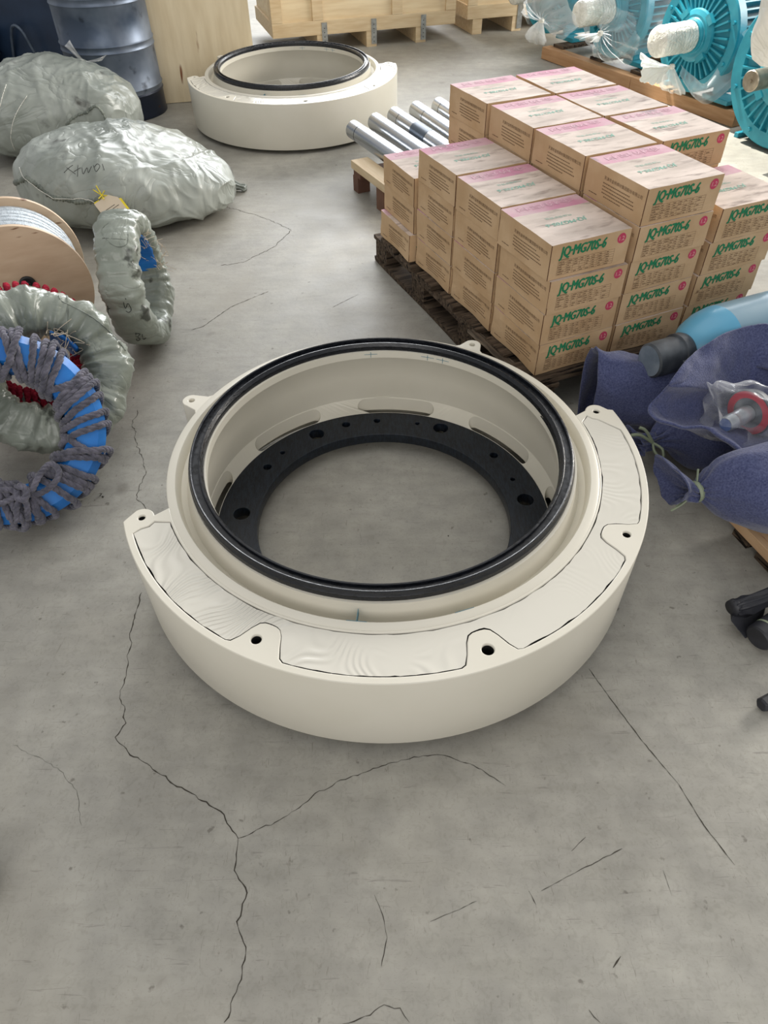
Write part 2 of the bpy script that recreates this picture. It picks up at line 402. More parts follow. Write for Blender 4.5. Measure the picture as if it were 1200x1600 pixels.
def crack(pix, wid, jit, name='trim_1', seed=1):
    """thin open crack in the slab, a strip of dark joint following a broken line"""
    random.seed(seed)
    pts = [at(*p) for p in pix]; fine = []
    for a, b in zip(pts[:-1], pts[1:]):
        k = max(2, int((b - a).length / .009)); nrm = Vector((-(b - a).y, (b - a).x, 0)).normalized()
        for i in range(k):
            t = i / k
            off = 0 if i == 0 else (noise.noise(Vector((i * .33, seed * 7.3, a.x * 3))) * .8 + random.uniform(-.32, .32)) * jit
            fine.append(a.lerp(b, t) + nrm * off)
    fine.append(pts[-1]); vs = []; fs = []
    for i, p in enumerate(fine):
        q = fine[min(i + 1, len(fine) - 1)] - fine[max(i - 1, 0)]; nrm = Vector((-q.y, q.x, 0)).normalized()
        wd = wid * .72 * random.uniform(.3, 1.5) * (0.35 if i in (0, len(fine) - 1) else 1)
        vs += [p + nrm * wd / 2 + Vector((0, 0, .0006)), p - nrm * wd / 2 + Vector((0, 0, .0006))]
        if i: fs.append((2 * i - 2, 2 * i - 1, 2 * i + 1, 2 * i))
    return vs, fs
CRK = [([(215, 640), (207, 668), (228, 735), (213, 780), (232, 800)], .0022, .010),
       ([(222, 925), (205, 985), (200, 1040), (188, 1085), (197, 1130), (180, 1152), (200, 1175), (235, 1197), (262, 1218), (300, 1240), (345, 1268), (372, 1310)], .0028, .007),
       ([(372, 1310), (430, 1285), (468, 1262), (492, 1240), (540, 1218), (590, 1200), (640, 1186), (690, 1180), (740, 1196), (790, 1228)], .0018, .006),
       ([(372, 1310), (366, 1360), (386, 1395), (370, 1440), (384, 1490), (372, 1540), (350, 1598)], .0028, .006),
       ([(920, 1045), (960, 1100), (1005, 1160), (1060, 1225), (1100, 1290), (1148, 1352)], .0024, .0015),
       ([(350, 322), (400, 336), (440, 352), (455, 360), (430, 385), (380, 410), (345, 415)], .003, .012),
       ([(420, 455), (360, 480), (318, 510), (298, 516)], .003, .003),
       ([(535, 1600), (570, 1588), (600, 1570), (625, 1575), (640, 1598)], .0016, .006),
       ([(846, 1392), (905, 1360), (972, 1326)], .0016, .002), ([(672, 1440), (710, 1424), (745, 1408)], .0011, .002),
       ([(585, 1398), (598, 1430), (605, 1465), (596, 1510)], .0016, .002), ([(893, 1330), (915, 1308)], .0015, .002), ([(826, 1392), (838, 1415)], .0016, .001),
       ([(1036, 1360), (1050, 1400)], .0012, .002), ([(958, 1512), (970, 1494)], .003, .001), ([(920, 1578), (938, 1598)], .003, .002),
       ([(560, 460), (520, 480)], .002, .002), ([(20, 1165), (90, 1200), (120, 1235), (128, 1290)], .0008, .008)]
mb = MB()
for i, (pp, wd, jt) in enumerate(CRK):
    vs, fs = crack(pp, wd, jt, seed=i + 3); mb.add(vs, fs, CRACK)
o = mb.build('crack', floor, recalc=False)
mb = MB(); random.seed(5)                # little crumbs of dirt lying on the slab
for (px, py, s) in [(157, 774, .012), (160, 777, .007), (209, 622, .004), (128, 783, .003), (148, 782, .003), (62, 815, .008), (235, 801, .004), (700, 838, .004), (975, 978, .004), (866, 843, .003), (1165, 892, .004), (385, 870, .003), (1120, 955, .003)]:
    c = at(px, py)
    vs = [c + Vector((s * random.uniform(-.7, .7), s * random.uniform(-.7, .7), random.uniform(0, .6) * s)) for _ in range(6)]
    mb.add(vs, [(0, 1, 2), (0, 2, 3), (3, 4, 5), (1, 4, 5), (0, 3, 5)], STONE)
o = mb.build('dirt_crumbs', recalc=False); tag(o, 'tiny dark dirt crumbs scattered on the grey concrete floor', 'dirt', kind='stuff')

# ------------------------------------------------------------ machine ring with counterweight
def arc(r, a0, a1, n, c=(0, 0)):
    return [(c[0] + r * math.cos(math.radians(a0 + (a1 - a0) * i / n)), c[1] + r * math.sin(math.radians(a0 + (a1 - a0) * i / n))) for i in range(n + 1)]
def circle(cx, cy, r, n=28): return [(cx + r * math.cos(2 * PI * i / n), cy + r * math.sin(2 * PI * i / n)) for i in range(n)]
OC = (.005, -.016)                       # centre of the outer weight arc
WEIGHT_LUGS = [(-.579, -.216, .0085), (-.265, -.567, .0112), (.207, -.600, .0130), (.563, -.294, .0095), (.592, .164, .0085)]
H2 = .286

def make_ring():
    root = empty('machine_ring')
    # --- outer wall + rim + inner bowl (lathe)
    prof = [(.572, .004), (.565, .10), (.553, .24), (.552, H2), (.549, H2 + .002), (.531, H2 + .002), (.528, H2 - .002), (.522, H2 - .03),
            (.508, H2 - .038), (.498, H2 - .020), (.4935, H2 + .004), (.4935, H2 + .016), (.452, H2 + .016), (.4515, H2 - .006), (.4555, H2 - .010),
            (.471, .20), (.4835, .135), (.4865, .115), (.4875, .102), (.4965, .092), (.512, .065), (.522, .03), (.530, .004)]
    m = MB(); m.lathe(prof, CREAM, n=192, closed_prof=True)
    m.build('housing', root, smooth=True, angle=.6)
    # cream bottom web with capsule slots
    outl = [circle(0, 0, .4885, 200), circle(0, 0, .4665, 200)[::-1]]
    for k in range(8):
        ac = [129.7, 84.5, 39.5, -6, 175.5, -52, -98, -140][k]; hw = 12.2; ro, ri = .4862, .4698
        cr_ = (ro + ri) / 2; hr = (ro - ri) / 2; pts = arc(ro, ac - hw, ac + hw, 26)
        def endc(sg_, order):
            out = []
            for t in order:
                r_ = cr_ + hr * math.cos(t); an = math.radians(ac + sg_ * hw) + sg_ * math.sin(t) * .024 / cr_
                out.append((r_ * math.cos(an), r_ * math.sin(an)))
            return out
        e = endc(1, [PI * i / 10 for i in range(1, 10)]); f = endc(-1, [PI - PI * i / 10 for i in range(1, 10)])
        outl.append((pts + e + arc(ri, ac + hw, ac - hw, 26) + f)[::-1])
    me = plate_mesh(outl, .006, .052, .0)
    for v in me.vertices:                                   # the web rises steeply toward the wall
        r_ = math.hypot(v.co.x, v.co.y); v.co.z += max(0, r_ - .4685) * 2.75 - (.0 if v.co.z > .03 else 0)
    me.materials.append(CREAM); me.name = 'web'; link('slotted_web', me, root)
    # flange with bolt holes
    outl = [circle(0, 0, .468, 160), circle(0, 0, .3575, 128)[::-1]]
    for (a, r, hr) in [(177.8, .405, .0235), (120, .419, .0235), (64, .427, .0235), (7.5, .414, .0235), (-50, .41, .0235), (-107, .41, .0235),
                       (106, .425, .0130), (92.3, .426, .0105), (149, .410, .0125), (36, .423, .0125), (74.5, .424, .007), (138.4, .416, .0075), (20, .41, .007), (-20, .41, .008), (-80, .41, .008)]:
        outl.append(circle(r * math.cos(math.radians(a)), r * math.sin(math.radians(a)), hr, 22)[::-1])
    me = plate_mesh(outl, .022, .0565, .0015); me.materials.append(FLANGE); me.name = 'flange'; link('bolt_flange', me, root)
    # black double-lipped seal ring
    zt = .327
    prof = [(.4895, .296), (.4905, .302), (.4905, zt - .012), (.487, zt - .006), (.486, zt - .001), (.4835, zt), (.481, zt - .001), (.4795, zt - .011),
            (.4655, zt - .011), (.4645, zt - .004), (.4625, zt - .003), (.4605, zt - .003), (.4545, zt - .012), (.4535, .296)]
    m = MB(); m.lathe(prof, BLACK, n=192, closed_prof=True)
    s = m.build('seal_ring', root, smooth=True, angle=.5); s['label'] = 'black ring with a groove between two raised lips'
    s.location = (-.003, .004, 0)
    # thin worn bright edges of the two lips
    # --- counterweight casing: sector with notched pocket
    A0, A1 = -161.5, 17.0
    def inner_join(a): return (.5505 * math.cos(math.radians(a)), .5505 * math.sin(math.radians(a)))
    outer = arc(.661, A0 + .3, A1 - .6, 90, OC)
    lugE = WEIGHT_LUGS[4]; lugW = WEIGHT_LUGS[0]
    # end outlines: straight end with a boss bulge around the lug hole
    eastend = []
    outer_end = outer[-1]
    ca, sa = math.cos(math.radians(17.8)), math.sin(math.radians(17.8))
    e_out = (outer_end[0] - .012 * ca + .006 * -sa, outer_end[1] - .012 * sa + .006 * ca)
    eastend.append(e_out)
    a0 = math.atan2(e_out[1] - lugE[1], e_out[0] - lugE[0])
    for i in range(0, 9):
        t = math.radians(58 + i * 14); eastend.append((lugE[0] + .030 * math.cos(t), lugE[1] + .030 * math.sin(t)))
    eastend.append(inner_join(15.5)); 
    inner = arc(.5505, 14.5, -158.5, 80)
    westend = [inner_join(-160.5)]
    for i in range(0, 9):
        t = math.radians(10 + i * 14 + 5); westend.append((lugW[0] + .030 * math.cos(t), lugW[1] + .030 * math.sin(t)))
    westend.append((outer[0][0] + .006, outer[0][1] + .010))
    outline = outer + eastend + inner + westend
    # pocket: between r .556 and r .643, notched around the bosses
    pocket = []
    for i in range(181):                                  # outer edge of the pocket, west to east
        a = -157.2 + (9.0 + 157.2) * i / 180
        r = .6435; x = OC[0] + r * math.cos(math.radians(a)); y = OC[1] + r * math.sin(math.radians(a))
        for (lx, ly, _) in WEIGHT_LUGS[1:4]:
            rl = math.hypot(lx, ly); la = math.atan2(ly, lx)
            da = (math.radians(a) - la) * rl                # tangential distance
            h = .078 * math.exp(-(abs(da) / .046) ** 5) * 1.0
            sag = h * (1 - .12 * (da / .05) ** 2 if abs(da) < .06 else 0)
            x -= math.cos(math.radians(a)) * max(0, sag) * .95; y -= math.sin(math.radians(a)) * max(0, sag) * .95
        pocket.append((x, y))
    lw = WEIGHT_LUGS[0]; le = WEIGHT_LUGS[4]
    for t in (-95, -120, -150):                            # round the east boss
        pocket.append((le[0] + .034 * math.cos(math.radians(t)), le[1] + .034 * math.sin(math.radians(t))))
    pocket += arc(.5575, 12.3, -155.5, 120)
    for t in (-20, -50, -80):
        pocket.append((lw[0] + .036 * math.cos(math.radians(t)), lw[1] + .036 * math.sin(math.radians(t))))
    holes = [circle(x, y, r, 22)[::-1] for (x, y, r) in WEIGHT_LUGS]
    me = plate_mesh([outline, pocket[::-1]] + holes, .038, H2 + .001, .0022); me.materials.append(CREAM); me.name = 'casing'
    cs = link('weight_casing', me, root)
    # fill: grid clipped by scaled pocket, wavy lead surface
    cx = sum(p[0] for p in pocket) / len(pocket); fill = []
    n = len(pocket)
    for i, p in enumerate(pocket):                         # shrink 1.6 mm along inward normal
        a = Vector(pocket[i - 1]); b = Vector(pocket[(i + 1) % n]); d = (b - a)
        d = d.normalized() if d.length > 1e-9 else Vector((1, 0))
        wob = .0021 + .0026 * noise.noise(Vector((p[0] * 30, p[1] * 30, 2))) + .0012 * noise.noise(Vector((p[0] * 90, p[1] * 90, 5)))
        fill.append((p[0] - d.y * wob, p[1] + d.x * wob))
    me = plate_mesh([fill], .24, H2 - .0008, 0)
    bm = bmesh.new(); bm.from_mesh(me)
    top = [f for f in bm.faces if f.normal.z > .9]
    bmesh.ops.delete(bm, geom=[f for f in bm.faces if abs(f.normal.z) > .9], context='FACES_ONLY')
    bmesh.ops.delete(bm, geom=[f for f in bm.faces], context='FACES_ONLY')
    bm.free()
    m = MB(); m.add([(p[0], p[1], .24) for p in fill] + [(p[0], p[1], H2 - .0008) for p in fill],
                    [tuple(range(n, 2 * n))], LEADF)
    m.add([(p[0], p[1], .24) for p in fill] + [(p[0], p[1], H2 - .0008) for p in fill], [(i, (i + 1) % n, n + (i + 1) % n, n + i) for i in range(n)], HOLE)  # near-black side walls paint the shade in the gap round the filling
    f = m.build('lead_filling', root, recalc=True); f['label'] = 'wavy hand poured filling painted cream'
    # dark floor of the gap around the filling
    for (lx, ly, hr) in WEIGHT_LUGS:                       # dark cups paint the shade inside the threaded holes
        m = MB(); m.lathe([(0, .215), (hr - .0004, .215), (hr - .0004, H2 - .004)], HOLE, n=22, T=Matrix.Translation((lx, ly, 0))); m.build('threaded_hole_shade', root)
    # --- two free lugs at the back
    m = MB()
    for (lx, ly, hr) in [(-.541, .244, .0085), (.283, .506, .0085)]:
        a = math.atan2(ly, lx); rl = math.hypot(lx, ly)
        pts = [(rl + .026 * math.cos(math.radians(t)) , .026 * math.sin(math.radians(t))) for t in range(-70, 71, 14)]
        pts = [(.545, -.052), (.560, -.034)] + pts + [(.560, .034), (.545, .052)]
        rp = [(x * math.cos(a) - y * math.sin(a), x * math.sin(a) + y * math.cos(a)) for x, y in pts]
        me = plate_mesh([rp, circle(lx, ly, hr, 20)[::-1]], H2 - .085, H2, .002); me.materials.append(CREAM)
        link('lug', me, root)
        bpy.data.meshes[me.name].name = 'lug'
    # standing base below the skirt
    m = MB(); m.lathe([(.60, 0.002), (.60, .036), (.50, .036), (.50, .002)], DARKGREEN, n=96, a0=math.radians(-158), a1=math.radians(14), closed_prof=True)
    b = m.build('base_plate', root); b['label'] = 'dark green base under the skirt'
    # blue layout ink marks
    for a in (-71.5, -96.5, 94, 66, 72):
        m = MB()
        T = Matrix.Rotation(math.radians(a), 4, 'Z')
        if a < 0:
            m.box((.4985, -.0006, H2 - .0185), (.531, .0006, H2 + .0026), BLUE_MARK, T) if a == -96.5 else m.box((.5085, -.0006, H2 - .0365), (.522, .0006, H2 - .0285), BLUE_MARK, T)
            m.box((.5295, -.022, H2 + .0018), (.5305, .022, H2 + .0026), BLUE_MARK, T)
        else:
            m.box((.4512, -.02, H2 + .006), (.4519, .02, H2 + .0075), BLUE_MARK, T)
            m.box((.4512, -.0008, H2 + -.004), (.4519, .0008, H2 + .014), BLUE_MARK, T)
        mk = m.build('layout_mark', root); mk['label'] = 'thin blue ink layout lines'
    return root

# lead filling material: flowing ripples as bump
def lead_mat():
    m, n, l, p = new_mat('painted_lead_ripples')
    tc = nd(n, 'ShaderNodeTexCoord')
    p.inputs['Base Color'].default_value = (*S(209, 205, 193), 1); p.inputs['Roughness'].default_value = .27
    nz = nd(n, 'ShaderNodeTexNoise'); nz.inputs['Scale'].default_value = 3.6; nz.inputs['Detail'].default_value = 1.2
    l.new(tc.outputs['Object'], nz.inputs['Vector'])
    ml = nd(n, 'ShaderNodeMath', operation='MULTIPLY'); ml.inputs[1].default_value = 230; l.new(nz.outputs['Fac'], ml.inputs[0])
    sn = nd(n, 'ShaderNodeMath', operation='SINE'); l.new(ml.outputs[0], sn.inputs[0])
    mask = nd(n, 'ShaderNodeTexNoise'); mask.inputs['Scale'].default_value = 4.2; mask.inputs['Detail'].default_value = 1
    mp = nd(n, 'ShaderNodeMapping'); mp.inputs['Location'].default_value = (3.1, .4, 0); l.new(tc.outputs['Object'], mp.inputs[0]); l.new(mp.outputs[0], mask.inputs['Vector'])
    rr = nd(n, 'ShaderNodeMapRange'); rr.inputs['From Min'].default_value = .38; rr.inputs['From Max'].default_value = .55
    l.new(mask.outputs['Fac'], rr.inputs[0])
    mu = nd(n, 'ShaderNodeMath', operation='MULTIPLY'); 
    sx = nd(n, 'ShaderNodeSeparateXYZ'); l.new(tc.outputs['Object'], sx.inputs[0])
    gx = nd(n, 'ShaderNodeMapRange'); gx.inputs['From Min'].default_value = .45; gx.inputs['From Max'].default_value = .0; gx.inputs['To Min'].default_value = .12
    l.new(sx.outputs['X'], gx.inputs[0]); gm = nd(n, 'ShaderNodeMath', operation='MULTIPLY'); l.new(gx.outputs[0], gm.inputs[0]); l.new(rr.outputs[0], gm.inputs[1])
    l.new(sn.outputs[0], mu.inputs[0]); l.new(gm.outputs[0], mu.inputs[1])
    b = nd(n, 'ShaderNodeBump'); b.inputs['Strength'].default_value = .7; b.inputs['Distance'].default_value = .0016
    l.new(mu.outputs[0], b.inputs['Height'])
    n3 = nd(n, 'ShaderNodeTexNoise'); n3.inputs['Scale'].default_value = 14; n3.inputs['Detail'].default_value = 2; l.new(tc.outputs['Object'], n3.inputs['Vector'])
    b2 = nd(n, 'ShaderNodeBump'); b2.inputs['Strength'].default_value = .16; b2.inputs['Distance'].default_value = .005
    l.new(n3.outputs['Fac'], b2.inputs['Height']); l.new(b.outputs[0], b2.inputs['Normal']); l.new(b2.outputs[0], p.inputs['Normal'])
    return m
LEADF = lead_mat()

ring = make_ring()
ring.location = (-.0012, 1.4226, .006); ring.rotation_euler = (.0165, -.0002, 0)
tag(ring, 'large cream ring with black seal ring in the foreground, its poured weight facing the viewer', 'machine part', 'cream machine rings on the floor')
ring2 = ring.copy(); C.objects.link(ring2)
for ch in list(ring.children):
    c = ch.copy(); C.objects.link(c); c.parent = ring2
ring2.location = (-.5363, 5.2047, .002); ring2.rotation_euler = (.0277, 0, math.radians(-8))
tag(ring2, 'cream ring with black seal farther back, in front of the tall plywood crate', 'machine part', 'cream machine rings on the floor')

# ------------------------------------------------------------ cartons on the dark pallet
BA, BB, BC, BG, BGY = .2822, .2873, .1099, .0122, .0171
PX, PY, PZ, YAW = .5078, 1.9823, .1446, .4106
EX = Vector((math.cos(YAW), math.sin(YAW), 0)); EY = Vector((-math.sin(YAW), math.cos(YAW), 0))
T_FRONT = text_shape('JQ·MG70S-6', .0320, shear=.16)
T_SEAL = text_shape('1.2', .019, align='CENTER')
T_TOP = text_shape('JQ·MG70S-6', .028, shear=.2, align='CENTER')
T_TOP2 = text_shape('气体保护焊丝', .016, align='CENTER')
T_BAND = text_shape('金桥焊材', .031, align='CENTER')
T_CO = text_shape('天津市金桥焊材集团股份有限公司', .0122)

def carton_mesh(var):
    rnd = random.Random(var)
    m = MB(); n = 7
    a, b, c = BA, BB, BC - .0012
    e = .0007
    def face(o, u, v, mat_, nu=n, nv=4):
        vs = [Vector(o) + Vector(u) * i / nu + Vector(v) * j / nv for j in range(nv + 1) for i in range(nu + 1)]
        fs = [(j * (nu + 1) + i, j * (nu + 1) + i + 1, (j + 1) * (nu + 1) + i + 1, (j + 1) * (nu + 1) + i) for j in range(nv) for i in range(nu)]
        m.add(vs, fs, mat_)
    face((0, 0, 0), (a, 0, 0), (0, 0, c), CARD)                       # front (-y)
    face((a, b, 0), (-a, 0, 0), (0, 0, c), CARD)
    face((0, b, 0), (0, -b, 0), (0, 0, c), CARD)                      # side (-x)
    face((a, 0, 0), (0, b, 0), (0, 0, c), CARD)
    face((0, b, 0), (a, 0, 0), (0, -b, 0), CARD, n, n)
    face((0, 0, c), (a, 0, 0), (0, b * .76, 0), CARD_TOP, n, 5)
    face((0, b * .76, c), (a, 0, 0), (0, b * .24, 0), PINK, n, 2)
    def dec(shape, mat_, o, u, v):
        vs, fs = shape; o = Vector(o); u = Vector(u); v = Vector(v)
        m.add([o + u * p[0] + v * p[1] for p in vs], fs, mat_)
    def quads(rects, mat_, o, u, v):
        vs = []; fs = []
        for (x0, y0, x1, y1) in rects:
            k = len(vs); vs += [(x0, y0), (x1, y0), (x1, y1), (x0, y1)]; fs.append((k, k + 1, k + 2, k + 3))
        dec((vs, fs), mat_, o, u, v)
    # front face print
    F0 = (0, -e, 0); U = (1, 0, 0); V = (0, 0, 1)
    for kk, (ox, oy) in enumerate([(0, 0), (.0013, 0), (.0026, 0), (.0036, 0), (.0008, .0009), (.0018, -.0009), (.0018, .0009), (.0008, -.0009)]):       # heavy letters
        dec(([(x * .98 + .032 + ox, y * 1.36 + .0680 + oy) for x, y in T_FRONT[0]], T_FRONT[1]), GREEN, (0, -e - kk * .00012, 0), U, V)
    ring_ = circle(.2505, .084, .0155, 28)
    dec((ring_, [tuple(range(28))]), PINK_RED, F0, U, V)
    dec(([(x + .2495, y + .0775) for x, y in T_SEAL[0]], T_SEAL[1]), SEALTXT, (0, -e - .0004, 0), U, V)
    R = []
    for i in range(7): R.append((.030, .0105 + i * .0074, .232, .0111 + i * .0074))
    for i in range(10):
        x = .030 + [0, 12, 32, 55, 78, 98, 120, 142, 168, 201.4][i] * .001
        R.append((x, .0105, x + .0006, .0555))
    for i in range(6):
        for j in range(9):
            if rnd.random() < .85:
                x = .030 + [1, 13, 34, 57, 80, 100, 122, 145, 171][j] * .001 + rnd.uniform(0, .003); wd = rnd.uniform(.006, .015)
                R.append((x, .0128 + i * .0074, x + wd, .0150 + i * .0074))
    R.append((.030, .0580, .066, .0600))
    quads(R, INK, F0, U, V)
    # side face print (u runs toward the front corner)
    S0 = (-e, b, 0); U = (0, -1, 0); V = (0, 0, 1)
    dec(([(x + .0875, y + .0735) for x, y in T_CO[0]], T_CO[1]), INK, S0, U, V)
    R = []
    for k, (x0, ln) in enumerate([(.088, .125), (.088, .148), (.088, .150), (.088, .158), (.100, .085)]):
        x = x0; y = .061 - k * .0098
        while x < x0 + ln:
            wd = rnd.uniform(.0035, .0075)
            R.append((x, y, x + wd, y + .0030)); x += wd + .0022
    R += [(.026, .016, .034, .0185), (.036, .016, .05, .0185), (.052, .016, .066, .0185)]
    quads(R, INK, S0, U, V)
    # top print, reads from the back
    T0 = (a / 2, b, c + e); U = (-1, 0, 0); V = (0, -1, 0)
    # letters upright for someone behind: +u = -x, up = toward the front edge reversed
    dec(([(x * 1.75, y) for x, y in T_BAND[0]], T_BAND[1]), PINK_WHITE, (a / 2, b - .018, c + e), (-1, 0, 0), (0, -1, 0))
    for kk, ox in enumerate((0, .0012, .0024)):
        dec((T_TOP[0], T_TOP[1]), GREEN_FADE, (a / 2 - .01 + ox, b * .46, c + e + kk * .0001), (-1, 0, 0), (0, -1, 0))
    dec((T_TOP2[0], T_TOP2[1]), GREEN_FADE, (a / 2 - .01, b * .60, c + e), (-1, 0, 0), (0, -1, 0))
    # dark flap slot down the front corner of the side
    m.box((-.0006, -.0006, 0), (.0012, .0012, c), GAPDARK)
    # gentle crush
    se = rnd.uniform(0, 50)
    big = 1.0 if var < 6 else 2.6
    for p in m.v:
        q = Vector((p.x / a - .5, p.y / b - .5, p.z / c - .5))
        p.x += big * .0020 * noise.noise(Vector((se, p.y * 9, p.z * 16))) - .0035 * max(0, (1 - abs(2 * q.x))) * 0
        p.y += big * .0020 * noise.noise(Vector((p.x * 9, se + 4, p.z * 16)))
        if p.z > c * .9: p.z -= .0026 * (1 - (2 * q.x) ** 2) * (1 - (2 * q.y) ** 2) + .0012 * noise.noise(Vector((p.x * 14, p.y * 14, se)))
        if var >= 6 and p.z < c * .5:      # bottom layer: sagged lower edges
            p.z -= 0
            p.x += .006 * noise.noise(Vector((p.x * 8, p.y * 11, se + 9))) * (1 - 2 * p.z / c)
            p.y += .005 * noise.noise(Vector((p.x * 11, p.y * 8, se + 3))) * (1 - 2 * p.z / c)
    o = m.build('carton', recalc=False)
    me = o.data; bpy.data.objects.remove(o)
    return me
CARTON = [carton_mesh(v) for v in range(6)]; CARTON_LOW = [carton_mesh(v) for v in range(6, 9)]
heights = {(0, 0): 4, (0, 1): 4, (0, 2): 4, (0, 3): 3, (1, 0): 5, (1, 1): 5, (1, 2): 5, (1, 3): 5, (2, 0): 4, (2, 1): 5, (2, 2): 5, (2, 3): 5}
coln = ['left column', 'middle column', 'right column']
rown = ['front row', 'second row', 'third row', 'rearmost row']
layn = ['lowest box', 'second box up', 'third box up', 'fourth box up', 'fifth box up']
TOPDX = {(0, 0): (-.008, .004), (1, 0): (.0, .0), (0, 1): (.0, .0), (2, 0): (.022, -.004), (1, 3): (-.006, .004), (0, 3): (-.010, .0), (2, 1): (.010, .004)}
jr = random.Random(3)
for (i, j), h in heights.items():
    for k in range(h):
        vis = (i == 0) or (j == 0) or k == h - 1 or (k == 3 and (i, j) == (1, 3)) or (i == 2 and j == 1 and k == 4)
        me = (CARTON_LOW if k == 0 else CARTON)[(i * 2 + j * 3 + k) % (3 if k == 0 else 6)]
        tx, ty = TOPDX.get((i, j), (0, 0)); f = k / max(1, h - 1)
        dx = jr.uniform(-.0022, .0022) + tx * f; dy = jr.uniform(-.0035, .0035) + ty * f
        if k == 2 and (i, j) == (0, 0): dy -= .008; dx += .006
        if k == 0 and (i, j) == (0, 3): dx -= .028
        if (i, j, k) == (2, 0, 3): dx += .004
        pos = Vector((PX, PY, PZ)) + EX * (i * (BA + BG) + dx) + EY * (j * (BB + BGY) + dy) + Vector((0, 0, k * BC))
        o = link('cardboard_box', me, None, pos, (0, 0, YAW + jr.uniform(-.008, .008)))
        if vis:
            s = f'printed cardboard box, {layn[k]}{" and topmost" if k == h - 1 else ""} in {rown[j]} of the {coln[i]}'
        else:
            s = 'printed cardboard box hidden inside the stack under the top layer'
        tag(o, s, 'box', 'wire boxes stacked on the dark pallet' if vis else 'boxes hidden inside the stack')

# dark weathered pallet: own frame, aligned with the pile
pal = empty('wooden_pallet', (PX, PY, 0), (0, 0, YAW)); tag(pal, 'dark weathered wooden pallet under the stacked printed boxes', 'pallet')
PW = 3 * BA + 2 * BG + .04; PL = 4 * (BB + BGY) + .05
random.seed(11)
def plank(name, a, b, mat_, parent, jit=.003, seg=10, axis=0):
    m = MB(); L = b[axis] - a[axis]; rings = []
    o1, o2 = [q for q in range(3) if q != axis]
    for i in range(seg + 1):
        t = a[axis] + L * i / seg; ring_ = []
        for (s1, s2) in ((0, 0), (1, 0), (1, 1), (0, 1)):
            v = [0, 0, 0]; v[axis] = t + (random.uniform(-jit, jit) * 2 if i in (0, seg) else 0)
            v[o1] = (b if s1 else a)[o1] + random.uniform(-jit, jit); v[o2] = (b if s2 else a)[o2] + random.uniform(-jit, jit) * (.15 if o2 == 2 else 1)
            ring_.append(Vector(v))
        rings.append(ring_)
    m.grid(rings, mat_, cap=True); return m.build(name, parent)
for q in range(7):
    y0 = -.03 + q * (PL + .0) / 7
    plank('deck_board', (-.035, y0, PZ - .024), (PW, y0 + .125, PZ - .0035), WOODOLD, pal, axis=0)
for x0 in (-.03, PW / 2 - .05, PW - .105):
    plank('bottom_board', (x0, -.06, .002), (x0 + .10, PL, .024), WOODOLD, pal, axis=1)
    plank('stringer', (x0, -.04, .103), (x0 + .1, PL, PZ - .026), WOODOLD, pal, axis=1)
    for y0 in (-.03, PL / 3 - .05, 2 * PL / 3 - .07, PL - .12):
        plank('block', (x0 + .004, y0, .026), (x0 + .095, y0 + .11, .101), WOODOLD, pal, jit=.002, seg=2, axis=1)
# splintered slat on the left front edge
sp = plank('splintered_slat', (-.085, .02, PZ - .040), (-.045, .36, PZ - .028), WOODPAL, pal, axis=1, jit=.004); sp.data.materials[0] = mat('grey_splintered_wood', S(120, 106, 90), S(70, 60, 50), scale=9, rough=.9, stretch=(9, 1, 9), bump=.6)
sp.rotation_euler = (0, .35, .04)

# ------------------------------------------------------------ steel rods on a pale pallet
rp = empty('small_wooden_pallet', tuple(at(548, 252, .15)))
a_ = at(548, 250, .155); b_ = at(603, 291, .155); d_ = (b_ - a_); ang = math.atan2(d_.y, d_.x); rp.rotation_euler = (0, 0, ang); rp.location = (a_.x, a_.y, 0)
tag(rp, 'small pale pine pallet under the row of steel rods', 'pallet')
LP = .50
m = MB(); m.box((0, 0, .115), (LP, .10, .155), WOODPAL); m.build('deck_board', rp, bevel=.002)
m = MB(); m.box((0, .36, .115), (LP, .46, .155), WOODPAL); m.build('deck_board', rp, bevel=.002)
DARKW = mat('dark_red_brown_block', S(92, 64, 52), S(112, 80, 62), scale=6, rough=.8)  # plain dark red brown wood colour
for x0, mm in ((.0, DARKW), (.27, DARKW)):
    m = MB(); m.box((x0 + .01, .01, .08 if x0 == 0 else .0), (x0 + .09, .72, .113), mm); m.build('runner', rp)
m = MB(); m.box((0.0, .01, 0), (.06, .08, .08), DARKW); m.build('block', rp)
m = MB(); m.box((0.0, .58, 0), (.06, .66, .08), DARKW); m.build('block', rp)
m = MB(); m.box((0, .62, .115), (LP, .72, .155), WOODPAL); m.build('deck_board', rp, bevel=.002)
RR = .047; zr = .156 + RR
rlab = ['leftmost steel rod with its end nearest the pale plank', 'second steel rod from the left', 'middle steel rod with a dark grey sleeve at its lower end',
        'fourth steel rod from the left with a fine joint line', 'rightmost steel rod against the stacked boxes']
